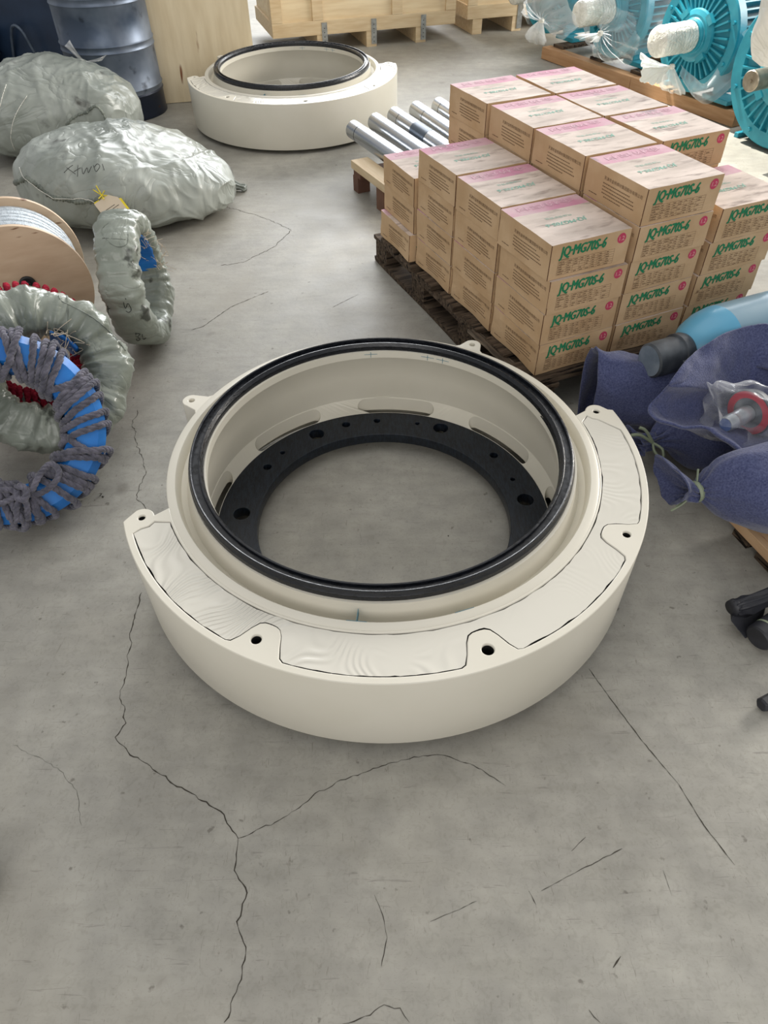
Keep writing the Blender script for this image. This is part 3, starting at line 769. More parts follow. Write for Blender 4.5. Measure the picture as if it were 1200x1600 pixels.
for k, (px, py) in enumerate([(548, 202), (582, 190), (612, 180), (646, 171), (681, 165)]):
    p = at(px + 4, py, zr); e_ = at(px + 4 + 66, py + 45, zr); d = (e_ - p).normalized()
    L = [.72, .76, .78, .80, .80][k]
    r_ = empty('steel_rod', tuple(p), (0, 0, math.atan2(d.y, d.x)))
    m = MB(); prof = [(0, 0), (RR - .004, 0), (RR, .004), (RR, L - .004), (RR - .004, L), (0, L)]
    T = Matrix.Rotation(PI / 2, 4, 'Y'); m.lathe(prof, STEEL, n=40, T=T); m.build('bar', r_, smooth=True, angle=.5)
    if k == 2:
        m = MB(); m.lathe([(RR + .001, .30), (RR + .001, .47)], mat('dark_grey_sleeve', S(74, 86, 100), rough=.4, metal=.4), n=40, a0=PI * .9, a1=PI * 2.3, T=T); s = m.build('sleeve', r_, smooth=True); s['label'] = 'dark grey sleeve around the rod'
    if k in (2, 3, 4, 0):
        m = MB(); x = [.10, .1, .12, .17, .09][k]; m.lathe([(RR + .0006, x), (RR + .0006, x + .003)], HOLE, n=40, T=T); m.build('joint_line', r_, smooth=True)
    tag(r_, rlab[k], 'steel rod', 'steel rods beside the box stack')
# ------------------------------------------------------------ drum
dr = empty('steel_drum', (-1.74, 5.42, .001))
R0 = .288
def drumprof():
    pr = [(0, .004), (R0 - .012, .004), (R0 + .003, 0), (R0 + .004, .012), (R0, .02)]
    for zc in (.155, .41, .655):
        pr += [(R0, zc - .028), (R0 + .006, zc - .018), (R0 + .002, zc - .008), (R0 + .002, zc + .008), (R0 + .007, zc + .018), (R0, zc + .028)]
    pr += [(R0, .86), (R0 + .004, .87), (R0 + .004, .885), (R0 - .006, .888), (R0 - .010, .872), (0, .872)]
    return pr
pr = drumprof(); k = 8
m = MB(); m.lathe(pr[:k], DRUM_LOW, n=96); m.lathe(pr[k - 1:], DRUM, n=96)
m.build('drum_shell', dr, smooth=True, angle=.7)
m = MB(); m.lathe([(0, .873), (.035, .873), (.035, .885), (0, .885)], GALV, n=24, T=Matrix.Translation((.19, 0, 0))); m.build('bung_cap', dr)
tag(dr, 'tall scuffed blue grey steel drum behind the wrapped bales', 'drum')

# ------------------------------------------------------------ crates
def slab(m, p0, ux, uy, uz, a, b, mat_):
    T = Matrix((ux, uy, uz)).transposed().to_4x4(); T.translation = p0; m.box(a, b, mat_, T)
# tall plywood crate
o_ = at(259, 162.5, 0.0); e_ = at(405, 152, 0.0); d = (e_ - o_); ya = math.atan2(d.y, d.x) + .02
pc = empty('plywood_crate', tuple(o_), (0, 0, ya)); Wd = d.length
m = MB(); m.box((0, 0, .003), (Wd, .018, 1.15), PLY); m.build('front_panel', pc)
m = MB(); m.box((.0, .0185, .003), (.018, .55, 1.15), PLY); m.build('side_panel', pc)
m = MB(); m.box((Wd - .018, .0185, .003), (Wd, .55, 1.15), PLY); m.build('side_panel', pc)
m = MB(); m.box((0, .5505, .003), (Wd, .568, 1.15), PLY); m.build('back_panel', pc)
m = MB(); m.box((0, 0, 1.1505), (Wd, .568, 1.165), PLY); m.build('lid', pc)
tag(pc, 'tall plain plywood crate face between the drum and the background ring', 'crate')

# boarded crate
p0 = at(427, 61, .115); p1 = at(711, 37, .115); d = p1 - p0; Wd = d.length; ya = math.atan2(d.y, d.x)
bc = empty('wooden_shipping_crate', (p0.x, p0.y, 0), (0, 0, ya)); DPT = .8; z0 = .115; HT = .75
m = MB(); m.box((.02, .02, z0 + .01), (Wd - .02, DPT, z0 + HT), PLYH); m.build('body', bc)
m = MB(); m.box((0, 0, z0), (Wd, .0195, z0 + .10), WOODPAL); m.build('bottom_board', bc, bevel=.002)
for q, xx in enumerate([0, .34, .36 + .66, Wd - .09]):
    m = MB(); m.box((xx, -.001, z0 + .101), (xx + .09, .0192, z0 + HT), WOODPAL); m.build('upright_batten', bc, bevel=.002)
for q in (0, 1):
    m = MB(); m.box((Wd - .0199, .02, z0), (Wd, DPT, z0 + .1), WOODPAL) if q else m.box((0, .0205, z0), (.0195, DPT, z0 + .1), WOODPAL); m.build('side_board', bc)
m = MB(); m.box((0, .0205, z0 + .101), (.0195, .11, z0 + HT), WOODPAL); m.build('upright_batten', bc)
# skids running front to back, with brackets
for (px, py) in [(495, 66), (580, 69), (652, 60)]:
    g = at(px, py, 0); lx = (g - Vector((p0.x, p0.y, 0))).dot(Vector((math.cos(ya), math.sin(ya), 0)))
    m = MB(); m.box((lx - .065, .002, 0), (lx + .025, DPT, z0 - .001), WOODPAL); sk = m.build('skid', bc, bevel=.002)
    m = MB(); m.box((lx - .022, -.0045, .02), (lx + .024, -.0012, z0 + .085), GALV)
    for t in range(5): m.lathe([(0, 0), (.004, 0)], HOLE, n=8, T=Matrix.Translation((lx, -.005, .04 + t * .03)) @ Matrix.Rotation(PI / 2, 4, 'X'))
    m.build('steel_bracket', bc)
tag(bc, 'long wooden shipping crate with upright battens and three bracketed skids', 'crate')
p0 = at(730, 31, .115); Wd = 1.1
c2 = empty('wooden_shipping_crate', (p0.x, p0.y, 0), (0, 0, ya))
m = MB(); m.box((.02, .02, z0 + .01), (Wd - .02, DPT, z0 + HT), PLYH); m.build('body', c2)
m = MB(); m.box((0, 0, z0), (Wd, .0195, z0 + .10), WOODPAL); m.build('bottom_board', c2, bevel=.002)
m = MB(); m.box((0, .0205, z0), (.0195, DPT, z0 + .1), WOODPAL); m.build('side_board', c2)
for xx in (0, .5, Wd - .09):
    m = MB(); m.box((xx, -.001, z0 + .101), (xx + .09, .0192, z0 + HT), WOODPAL); m.build('upright_batten', c2, bevel=.002)
for lx in (.50, .98, .12):
    m = MB(); m.box((lx - .065, .002, 0), (lx + .025, DPT, z0 - .001), WOODPAL); m.build('skid', c2, bevel=.002)
    if lx > .2:
        m = MB(); m.box((lx - .022, -.0045, .02), (lx + .024, -.0012, z0 + .085), GALV); m.build('steel_bracket', c2)
tag(c2, 'wooden crate at the back beside the plastic wrapped motors', 'crate')

# ------------------------------------------------------------ dark machine at far left
nm = empty('navy_machine', (-2.62, 6.2, 0), (0, 0, -.25))
m = MB(); m.box((-1.2, 0, .002), (.62, .5, 1.3), NAVY); m.build('cabinet', nm, bevel=.01)
m = MB()
for q in range(6):
    m.box((-.62 + q * .06, -.05, .03), (-.605 + q * .06, -.001, .50 - .03 * abs(q - 2.5)), NAVY)
m.build('cooling_fins', nm)
m = MB(); tube(m, catmull([Vector((.16, -.02, .03)), Vector((.13, -.07, .22)), Vector((.10, -.09, .34)), Vector((.03, -.07, .37)), Vector((-.04, -.04, .30)), Vector((-.12, -.02, .06))], 6), .011, NAVYGREY); m.build('grab_handle', nm, smooth=True)
tag(nm, 'dark navy machine cabinet in the upper left corner behind the bales', 'machine')
m = MB(); m.lathe([(.0, 0), (.024, 0), (.026, .01), (.026, .28), (.018, .28), (.018, .2), (0, .2)], RUST, n=20); o = m.build('pipe_stub', smooth=True, angle=.6)
o.location = at(38, 121, 0) ; tag(o, 'short rusty brown pipe stub standing before the navy machine', 'pipe')
m = MB(); m.lathe([(.05, 0), (.10, 0), (.10, .18), (.13, .19), (.13, .205), (.095, .22), (.095, .25), (.12, .26), (.12, .28), (.085, .30), (.145, .325), (.145, .345), (.06, .35), (.05, .30)], NAVY, n=48, closed_prof=True)
m.lathe([(.145, .3255), (.146, .345), (.06, .3512)], NAVYGREY, n=48)
o = m.build('belt_pulley', smooth=True, angle=.5); o.location = at(0, 132, 0) + Vector((-.06, 0, .0)); tag(o, 'worn navy belt pulley lying at the left edge behind the rear bale', 'pulley')

# ------------------------------------------------------------ wrapped bales (left)
def bale(name, C0, L, Wd, H, yaw, seed, tip=0.0, lean=0.0, ridge=1.0):
    """sagging plastic bale: superellipsoid with pulled creases"""
    root = empty(name, C0, (0, 0, yaw)); m = MB(); nu, nv = 300, 190; rings = []
    for i in range(nv + 1):
        ph = -PI / 2 + PI * i / nv; ring_ = []
        for j in range(nu):
            th = 2 * PI * j / nu
            sg = lambda v, e: math.copysign(abs(v) ** e, v)
            # long axis = x
            x = sg(math.sin(ph), .72)
            cy_ = sg(math.cos(ph), .70)
            y = cy_ * sg(math.cos(th), .82); z = cy_ * sg(math.sin(th), .78)
            P = Vector((x * L / 2, y * Wd / 2, z))
            tt = (x + 1) / 2
            taper = 1 - tip * max(0, tt - .45) ** 1.3 * 1.5
            P.y *= (.92 + .12 * math.sin(3 * x + seed)) * (1 - .25 * tip * max(0, tt - .5))
            hz = H * taper * (1 - lean * (y))
            P.z = hz * (z * .5 + .5) if z > 0 else H * .5 * (1 + z) * taper if False else hz * (.42 + .58 * z if z > 0 else .42 * (1 + z))
            q = Vector((P.x * 1.7, P.y * 2.2, P.z * 2.4 + seed))
            lump = noise.noise(q * 1.3) * .034 + noise.noise(q * 3.1) * .008
            wq = Vector((P.x * 2.2, P.y * 2.2, P.z * 2.2 + seed)); wx = noise.noise(wq) * .16; wy = noise.noise(wq + Vector((9, 4, 2))) * .16
            def rdg(u, v, w_, pw): return (1 - min(1, abs(noise.noise(Vector((u, v, w_)))) * 2.2)) ** pw
            cre = .010 * ridge * rdg((P.x + wx + .45 * P.z) * 6.5, (P.y + wy) * 1.5, P.z * 2 + seed, 3)
            s2 = .005 * ridge * rdg((P.x + wx) * 13 + 5, (P.y + wy) * 4.5 + P.z * 5, seed + P.z * 4, 4)
            s3 = .009 * ridge * rdg((P.x - .8 * P.y + wy) * 4.5, (P.z + wx) * 5, seed * 2, 5) + .004 * noise.noise(Vector((P.x * 26, P.y * 17, P.z * 20)))
            nrm = Vector((P.x / (L * L / 4), P.y / (Wd * Wd / 4), (P.z - H * .42) / (H * H * .25))).normalized()
            k = .25 if P.z < .04 else 1
            P = P + nrm * (lump + cre + s2 + s3) * k
            P.z = max(P.z, .002 + .004 * (noise.noise(q * 5) + 1) / 2 if P.z < .03 else P.z)
            ring_.append(P)
        rings.append(ring_)
    m.grid(rings, BAGM, cap=False); m.build('wrapping', root, smooth=True, merge=True)
    return root

def bump_line(m, pts, r, mat_, nb=14, seed=0):
    pts = catmull([Vector(p) for p in pts], 14); rad = [r * (.55 + .6 * abs(math.sin(i * PI / nb + seed)) + .2 * noise.noise(Vector((i * .4, seed, 0)))) for i in range(len(pts))]
    tube(m, pts, r, mat_, n=9, rad=rad)
def ray_snap(root_list, pts):
    return pts

bB = bale('wrapped_bale', (-1.255, 3.735, 0), 1.03, .80, .385, .10, 2.2, tip=.60)
tag(bB, 'grey green plastic wrapped bale with yellow tag, pointed end on the floor to the right', 'bale', 'plastic wrapped bales')
bA = bale('wrapped_bale', (-1.90, 4.70, 0), .92, .80, .47, .0, 9.4, tip=.25)
tag(bA, 'dirty grey green plastic wrapped bale leaning toward the steel drum', 'bale', 'plastic wrapped bales')

# ------------------------------------------------------------ ring shaped coils
def frame(n_):
    n_ = Vector(n_).normalized(); a = n_.cross(Vector((0, 0, 1))).normalized(); b = n_.cross(a)
    return a, b, n_
def rot_of(n_):
    a, b, c = frame(n_); Mx = Matrix((a, b, c)).transposed(); return Mx.to_euler()

def wrapped_ring(m, R, rr, hw, mat_, seed, amp=1.0, a0=0, a1=2 * PI, n=200, ns=40):
    rings = []; full = abs(a1 - a0 - 2 * PI) < 1e-6
    for i in range(n if full else n + 1):
        th = a0 + (a1 - a0) * i / n; ring_ = []
        sq = 1 + .05 * noise.noise(Vector((math.cos(th) * 1.6, math.sin(th) * 1.6, seed)))
        band = .0035 * amp * math.sin(th * 17 + 1.5 * noise.noise(Vector((math.cos(th) * 2, math.sin(th) * 2, seed + 3))) * 3) 
        for j in range(ns):
            t = 2 * PI * j / ns
            c_ = math.copysign(abs(math.cos(t)) ** .72, math.cos(t)); s_ = math.copysign(abs(math.sin(t)) ** .72, math.sin(t))
            q = Vector((math.cos(th) * (R + rr * c_), math.sin(th) * (R + rr * c_), hw * s_))
            d_ = noise.noise(q * 9 + Vector((seed, 0, 0))) * .012 * amp - abs(noise.noise(Vector((th * 11, t * .9, seed)))) * .010 * amp + band - abs(noise.noise(q * 22 + Vector((0, seed, 0)))) * .006 * amp
            r = R + (rr * sq + d_) * c_
            ring_.append(Vector((r * math.cos(th), r * math.sin(th), (hw * sq + d_) * s_)))
        rings.append(ring_)
    m.grid(rings, mat_, closed_v=full, cap=not full)

# coil 1: woven wrap, standing by the reel
nT = (1, .06, .06)
t1 = empty('wrapped_coil', (-.905, 2.49, .248), rot_of(nT))
m = MB(); wrapped_ring(m, .192, .050, .076, WRAP, 3.1); m.build('woven_wrapping', t1, smooth=True)
m = MB(); wrapped_ring(m, .1475, .010, .050, BLUEP, 5.0, amp=.4, a0=math.radians(165), a1=math.radians(262), n=60)
m.build('exposed_coil', t1, smooth=True)['label'] = 'blue coil showing through the torn wrap'
m = MB(); random.seed(21)
for k in range(26):
    th = math.radians(random.uniform(165, 265)); p = Vector((.140 * math.cos(th), .150 * math.sin(th), random.uniform(.0, .08)))
    pts = [p + Vector((random.uniform(-.02, .02), random.uniform(-.02, .02), random.uniform(-.015, .03))) * s_ for s_ in (0, .6, 1.2, 1.7)]
    tube(m, catmull(pts, 4), .0009, TAGW, n=4)
m.build('frayed_threads', t1)['kind'] = 'stuff'
tag(t1, 'woven wrapped ring coil standing upright beside the wooden cable reel', 'coil', 'wrapped ring coils')

# coil 2: plastic wrapped, leaning behind the blue ring
n2 = (.4, -.6, .65)
t2 = empty('wrapped_coil', (-1.04, 1.87, .262), rot_of(n2))
m = MB(); wrapped_ring(m, .185, .074, .078, WRAP, 8.3, amp=1.5); m.build('plastic_wrapping', t2, smooth=True)
m = MB(); random.seed(5)
for k in range(22):
    th = math.radians(random.uniform(190, 240)); p = Vector((.112 * math.cos(th), .118 * math.sin(th), random.uniform(.0, .07)))
    pts = [p + Vector((random.uniform(-.03, .02), random.uniform(-.02, .02), random.uniform(-.015, .03))) * s_ for s_ in (0, .6, 1.2, 1.7)]
    tube(m, catmull(pts, 4), .0011, TAGW, n=4)
m.build('frayed_threads', t2)['kind'] = 'stuff'
m = MB(); wrapped_ring(m, .114, .010, .050, BLUEP, 5.0, amp=.4, a0=math.radians(193), a1=math.radians(238), n=40); m.build('exposed_coil', t2, smooth=True)['label'] = 'blue coil showing through the torn wrap'
tag(t2, 'plastic wrapped ring coil leaning right behind the blue roped ring', 'coil', 'wrapped ring coils')

def rope_wrap(m, R, sec, th, slant, mat_, r, seed, strands=3, over=.0):
    """one turn of twisted rope around the section polygon at angle th"""
    rnd = random.Random(seed); K = 64; path = []
    for i in range(K):
        u = i / K * len(sec); a = int(u); f = u - a
        p = Vector(sec[a]).lerp(Vector(sec[(a + 1) % len(sec)]), f)
        dd = p.normalized() * (r * .75 + over); p = p + dd
        t = th + slant * math.sin(2 * PI * i / K + .6) * .5 + .012 * noise.noise(Vector((i * .12, seed, 0)))
        path.append(Vector(((R + p.x) * math.cos(t), (R + p.x) * math.sin(t), p.y)))
    tw = 9
    for s_ in range(strands):
        pts = []
        for i in range(K):
            a = path[i - 1]; b = path[(i + 1) % K]; tg = (b - a).normalized(); o1 = Vector((math.cos(th), math.sin(th), 0)); o1 = (o1 - tg * o1.dot(tg))
            if o1.length < .2: o1 = Vector((0, 0, 1)) - tg * tg.z
            o1.normalize(); o2 = tg.cross(o1); w_ = 2 * PI * (tw * i / K + s_ / strands)
            pts.append(path[i] + (o1 * math.cos(w_) + o2 * math.sin(w_)) * r * .48)
        tube(m, pts, r * .60, mat_, n=7, closed=True)

def rope_line(m, pts, mat_, r, strands=3, pitch=.02, sub=10):
    path = catmull([Vector(p) for p in pts], sub); L = 0; ph = [0]
    for a, b in zip(path[:-1], path[1:]): L += (b - a).length; ph.append(L / (pitch) * PI)
    for s_ in range(strands):
        q = []
        for i, p in enumerate(path):
            tg = (path[min(i + 1, len(path) - 1)] - path[max(i - 1, 0)]).normalized(); o1 = tg.orthogonal().normalized() if i == 0 else (o1 - tg * o1.dot(tg)).normalized()
            o2 = tg.cross(o1); w_ = ph[i] + 2 * PI * s_ / strands
            q.append(p + (o1 * math.cos(w_) + o2 * math.sin(w_)) * r * .45)
        tube(m, q, r * .6, mat_, n=7)

# blue ring wound with grey rope
n3 = (.44, -.63, .57)
t3 = empty('roped_ring', (-1.06, 1.585, .260), rot_of(n3))
SEC = [(.052, -.034), (.052, .034), (.028, .060), (-.028, .060), (-.052, .034), (-.052, -.034), (-.028, -.060), (.028, -.060)]
m = MB(); R3 = .212; n = 150
m.grid([[Vector(((R3 + x) * math.cos(2 * PI * i / n), (R3 + x) * math.sin(2 * PI * i / n), y)) for x, y in SEC] for i in range(n)], BLUEP, closed_v=True)
m.build('blue_core', t3, smooth=True, angle=.4)
rnd = random.Random(4); th = 0; k = 0
while th < 2 * PI - .05:
    m = MB(); sl = rnd.uniform(.20, .38) * (1 if k % 7 else -.8)
    rope_wrap(m, R3, SEC, th, sl, ROPEG, .0098, k * 1.7, strands=3, over=.0015 if k % 5 else .010)
    m.build('rope_turn', t3, smooth=True)
    th += rnd.choice([.085, .088, .10, .15, .19, .11]); k += 1
m = MB()
a, b, c = frame(n3)
def loc3(px, py, h):                       # point on the ring's front plane seen at a spot
    P0 = Vector(t3.location); o = Vector((0, 0, CAM_H)); dd = fwd + (px - 600) / F_PX * RV - (py - 800) / F_PX * UV_
    pl = P0 + c * h; t = (pl - o).dot(c) / dd.dot(c); q = o + t * dd - P0
    return Vector((q.dot(a), q.dot(b), q.dot(c)))
L3 = lambda *p: [loc3(x, y, h) for x, y, h in p]
rope_line(m, L3((34, 770, .072), (60, 772, .085), (85, 755, .092), (92, 735, .09), (78, 725, .085), (62, 742, .092), (50, 765, .09), (36, 772, .075)), ROPEG, .0085)
rope_line(m, L3((34, 770, .074), (10, 765, .086), (-20, 768, .09), (-34, 780, .08), (-10, 790, .09), (20, 778, .086), (34, 770, .076)), ROPEG, .0085)
rope_line(m, L3((34, 768, .078), (42, 790, .085), (44, 812, .072)), ROPEG, .0085)
rope_line(m, L3((34, 772, .078), (26, 795, .085), (27, 816, .070)), ROPEG, .0085)
rope_line(m, L3((26, 762, .078), (34, 760, .093), (42, 768, .094), (38, 780, .093), (28, 778, .09), (26, 766, .084)), ROPEG, .0095)
m.build('rope_bow', t3, smooth=True)['label'] = 'knotted bow of grey rope'
tag(t3, 'bright blue ring wound with thick grey rope leaning at the left edge', 'roped ring')

# ring wound with red rope behind the plastic wrapped coil
n4 = (.42, -.62, .62)
t4 = empty('red_roped_ring', (-1.15, 2.035, .225), rot_of(n4))
SEC4 = [(x * .72, y * .75) for x, y in SEC]; R4 = .172
m = MB(); m.grid([[Vector(((R4 + x) * math.cos(2 * PI * i / n), (R4 + x) * math.sin(2 * PI * i / n), y)) for x, y in SEC4] for i in range(n)], WRAP, closed_v=True)
m.build('ring_core', t4, smooth=True, angle=.4)
th = 0; k = 0
while th < 2 * PI - .08:
    m = MB(); rope_wrap(m, R4, SEC4, th, .12, ROPER, .0105, k * 2.1 + 50, strands=2)
    m.build('rope_turn', t4, smooth=True); th += [.125, .125, .13, .16][k % 4]; k += 1
tag(t4, 'ring wound with crimson rope between the cable reel and the wrapped coil', 'roped ring')

# ------------------------------------------------------------ cable reel
nR = (.4, -.9, 0); cR = (-1.30, 2.42, .242)
re_ = empty('cable_reel', cR, rot_of(nR)); a, b, c = frame(nR)
RF = .240; RW = .27
for z_, nm_ in ((0, 'flange'), (-RW, 'flange')):
    m = MB(); m.lathe([(.012, z_ - .009), (RF, z_ - .009), (RF, z_ + .009), (.012, z_ + .009)], REELW, n=96, closed_prof=True); m.build('flange', re_, bevel=.001)
m = MB(); m.lathe([(.11, -RW + .0095), (.11, -.0095)], REELW, n=48); m.build('core_barrel', re_, smooth=True)
m = MB(); m.lathe([(.0, .0095), (.028, .0095), (.028, .016), (.024, .019), (.012, .017), (.012, .024), (.006, .026), (0, .026)], RUBBER, n=32, T=Matrix.Translation((-.022, -.030, 0))); m.build('hub_cap', re_, smooth=True, angle=.6)['label'] = 'round black cap at the reel centre'
m = MB()
for lay in range(3):
    for k in range(14):
        z_ = -RW + .022 + k * (RW - .042) / 13; r_ = .136 + lay * .034 + (k % 2) * .003
        pts = [Vector(((r_ + .004 * noise.noise(Vector((t * .3, k, lay)))) * math.cos(2 * PI * t / 72), (r_) * math.sin(2 * PI * t / 72), z_ + .004 * math.sin(2 * PI * t / 72 + k))) for t in range(72)]
        tube(m, pts, .0098, CABLE, n=9, closed=True)
m.build('wound_cable', re_, smooth=True)['label'] = 'silver grey stranded steel cable'
m = MB()
q = [Vector((.19 * math.cos(t), .19 * math.sin(t), -RW * .5)) for t in (1.7, 1.4, 1.1)] + [Vector((.21, .13, -.10)), Vector((.30, .08, -.09)), Vector((.37, .03, -.085))]
tube(m, catmull(q, 8), .0075, CABLE, n=9); m.build('loose_cable_end', re_, smooth=True)
tag(re_, 'beige wooden cable reel holding silver stranded cable at the left edge', 'cable reel')

# ------------------------------------------------------------ electric motors
mA = at(845, 92, 0); mZ = at(1143, 200, 0); rowd = (mZ - mA).normalized(); shd = Vector((rowd.y, -rowd.x, 0))
if shd.x > 0: shd = -shd
tp = empty('timber_pallet', tuple(mA), (0, 0, math.atan2(rowd.y, rowd.x)))
LT = (mZ - mA).length; sgn = 1
m = MB(); m.box((0, .0, .002), (LT * .52 - .004, .09, .085), TIMBER); m.build('front_beam', tp, bevel=.004)
m = MB(); m.box((LT * .52, .0, .002), (LT, .09, .085), TIMBER); m.build('front_beam', tp, bevel=.004)
m = MB(); m.box((0, .75, .002), (LT, .84, .085), TIMBER); m.build('rear_beam', tp, bevel=.004)
for q in range(5):
    m = MB(); m.box((.05 + q * (LT - .2) / 4, .07, .0855), (.17 + q * (LT - .2) / 4, .84, .105), WOODOLD); m.build('deck_board', tp)
tag(tp, 'long brown timber beam pallet under the row of teal motors', 'pallet')

def make_motor(R, L, wrapped=True):
    root = empty('electric_motor'); h = R + .02
    X = Matrix.Translation((0, 0, h)) @ Matrix.Rotation(PI / 2, 4, 'Y')      # lathe z -> +x (toward the shaft)
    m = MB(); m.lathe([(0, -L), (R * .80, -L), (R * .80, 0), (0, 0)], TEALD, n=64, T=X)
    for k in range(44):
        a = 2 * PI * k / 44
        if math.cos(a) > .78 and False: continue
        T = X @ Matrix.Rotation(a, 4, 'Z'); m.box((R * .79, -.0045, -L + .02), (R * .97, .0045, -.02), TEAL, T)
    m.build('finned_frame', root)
    m = MB()
    m.lathe([(0, .075), (R * .30, .075), (R * .34, .062), (R * .36, .035), (R * .78, .012), (R * .80, .03), (R * .98, .03), (R * 1.0, .02), (R * 1.0, -.035), (R * .82, -.035)], TEAL, n=72, T=X)
    for k in range(34):
        a = 2 * PI * k / 34; T = X @ Matrix.Rotation(a, 4, 'Z'); m.box((R * .45, -.0055, .0), (R * .79, .0055, .044), TEAL, T)
    m.build('end_shield', root, smooth=True, angle=.4)
    m = MB()
    m.lathe([(R * .16, .115), (R * .20, .115), (R * .215, .105), (R * .23, .095), (R * .28, .095), (R * .30, .082), (R * .30, .07), (R * .36, .07), (R * .44, .058), (R * .46, .045), (R * .46, .01)], TEAL, n=64, T=X)
    for k in range(4):
        a = PI / 4 + PI / 2 * k; T = X @ Matrix.Rotation(a, 4, 'Z'); m.box((R * .40, -.03, .03), (R * .50, .03, .072), TEAL, T)
    m.build('bearing_cap', root, smooth=True, angle=.4)
    for k in range(8):
        m = MB(); a = PI / 8 + PI / 4 * k; T = X @ Matrix.Rotation(a, 4, 'Z') @ Matrix.Translation((R * .89, 0, .03)); m.lathe([(0, .012), (.011, .012), (.013, 0)], TEAL, n=6, T=T)
        m.build('bolt', root)
    m = MB(); rs = R * .135
    m.lathe([(0, .33), (.008, .33), (.009, .326), (rs - .004, .33), (rs, .325), (rs, .05)], SHAFT, n=40, T=X); m.build('shaft', root, smooth=True, angle=.5)
    m = MB()
    for s_ in (-1, 1):
        m.box((-.16, s_ * R * .55 - .06, 0.0), (-.03, s_ * R * .55 + .09 * s_ + .06, .028), TEAL)
        m.box((-L + .04, s_ * R * .55 - .06, 0.0), (-L + .17, s_ * R * .55 + .09 * s_ + .06, .028), TEAL)
        m.box((-L + .06, s_ * R * .58 - .012, .029), (-.05, s_ * R * .58 + .012, h * .62), TEAL)
    m.build('feet', root, bevel=.003)
    m = MB(); m.box((-L * .62, -.13, h + R * .9), (-L * .15, .13, h + R * 1.28), TEAL); m.build('terminal_box', root, bevel=.012)
    return root
def film_wrap_shaft(parent, R, h):
    m = MB(); rs = R * .27; X = Matrix.Translation((0, 0, h)) @ Matrix.Rotation(PI / 2, 4, 'Y')
    rings = []
    for i in range(40):
        t = i / 39; x = .10 + t * .27; r = rs * (1 + .02 * math.sin(i * 1.9)) if t < .93 else rs * (1 - ((t - .93) / .07) ** 2 * .55)
        rings.append([X @ Vector(((r + .004 * noise.noise(Vector((math.cos(j / 24 * 6.28) * 3, i * .35, 1)))) * math.cos(j / 24 * 2 * PI), (r + .004 * noise.noise(Vector((i * .3, j * .9, 7)))) * math.sin(j / 24 * 2 * PI), x)) for j in range(24)])
    m.grid(rings, WRAPW, cap=True); return m.build('film_wrapped_shaft_sleeve', parent, smooth=True)

motors = []
specs = [  # pixel position of the shaft end centre, radius, shaft height offset
    ('teal motor in clear film at the far end, its plastic gathered in a hanging knot', None, .30, True, .085),
    ('teal motor under clear film with its wrapped shaft pointing to the long crate', (903, 22), .30, True, .085),
    ('teal ribbed motor with thick white film around its shaft, behind the box stack', (1024, 66), .31, True, .085),
    ('large teal motor with a bare steel shaft at the right edge', (1172, 127), .385, False, .0)]
for lab, pxy, R, wrp, zb in specs:
    px, py = pxy or (0, 0)
    mo = make_motor(R, .62); h = R + .02 + (zb + .022 if zb else 0)
    p = at(px, py, h) if pxy else mA - rowd * .20 + shd * .20 + Vector((0, 0, h)); yawm = math.atan2(shd.y, shd.x)
    base = p - shd * (.37 if wrp else .33)
    mo.location = (base.x, base.y, zb + .022 if zb else .0); mo.rotation_euler = (0, 0, yawm)
    if wrp: film_wrap_shaft(mo, R, R + .02)['label'] = 'white film wound around the shaft'
    tag(mo, lab, 'electric motor', 'teal electric motors'); motors.append((mo, R, h))

# clear film over the first two motors, gathered knots with hanging tails
def knot_film(name, anchor, tail, spread, seed, mat_, parts=26, r0=.012):
    """gathered film: fan of folds from the knot up to the spread points, and a flaring tail below"""
    root = empty(name, tuple(anchor)); A = Vector(anchor); m = MB()
    rings = []
    n_ = len(spread); K = 16
    for i in range(K + 1):
        t = i / K; ring_ = []
        for j in range((n_ - 1) * 10 + 1):
            u = j / 10; a = min(int(u), n_ - 2); f = u - a
            P = Vector(spread[a]).lerp(Vector(spread[a + 1]), f) - A
            fold = .016 * math.sin(j * 1.15 + seed) * (t ** .6) * (1 - t * .55)
            q = P * t; q += P.cross(Vector((0, 0, 1))).normalized() * 0 + Vector((shd.x, shd.y, 0)) * (fold + .05 * math.sin(PI * t) * .6)
            q += Vector((0, 0, 1)) * (.014 * noise.noise(Vector((j * .4, t * 3, seed))))
            ring_.append(q)
        rings.append(ring_)
    m.grid(rings, mat_, closed_u=False); m.build('gathered_film', root, smooth=True, recalc=False)
    m = MB(); rings = []; T_ = Vector(tail) - A
    for i in range(18):
        t = i / 17; r = .012 + .085 * (t ** .7) * (1 if t < .8 else 1 - (t - .8) * 1.2)
        cc = T_ * t + Vector((shd.x, shd.y, 0)) * .02 * math.sin(t * 3); ring_ = []
        for j in range(48):
            a = 2 * PI * j / 48; rr_ = r * (1 + .30 * math.sin(a * 7 + seed) * min(1, t * 2.5))
            ring_.append(cc + rowd * rr_ * math.cos(a) + shd * rr_ * .45 * math.sin(a))
        rings.append(ring_)
    m.grid(rings, FILM2); m.build('hanging_tail', root, smooth=True)
    m = MB(); m.lathe([(.014, -.012), (.019, 0), (.014, .012)], WRAPW, n=18); m.build('knot', root, smooth=True)
    return root
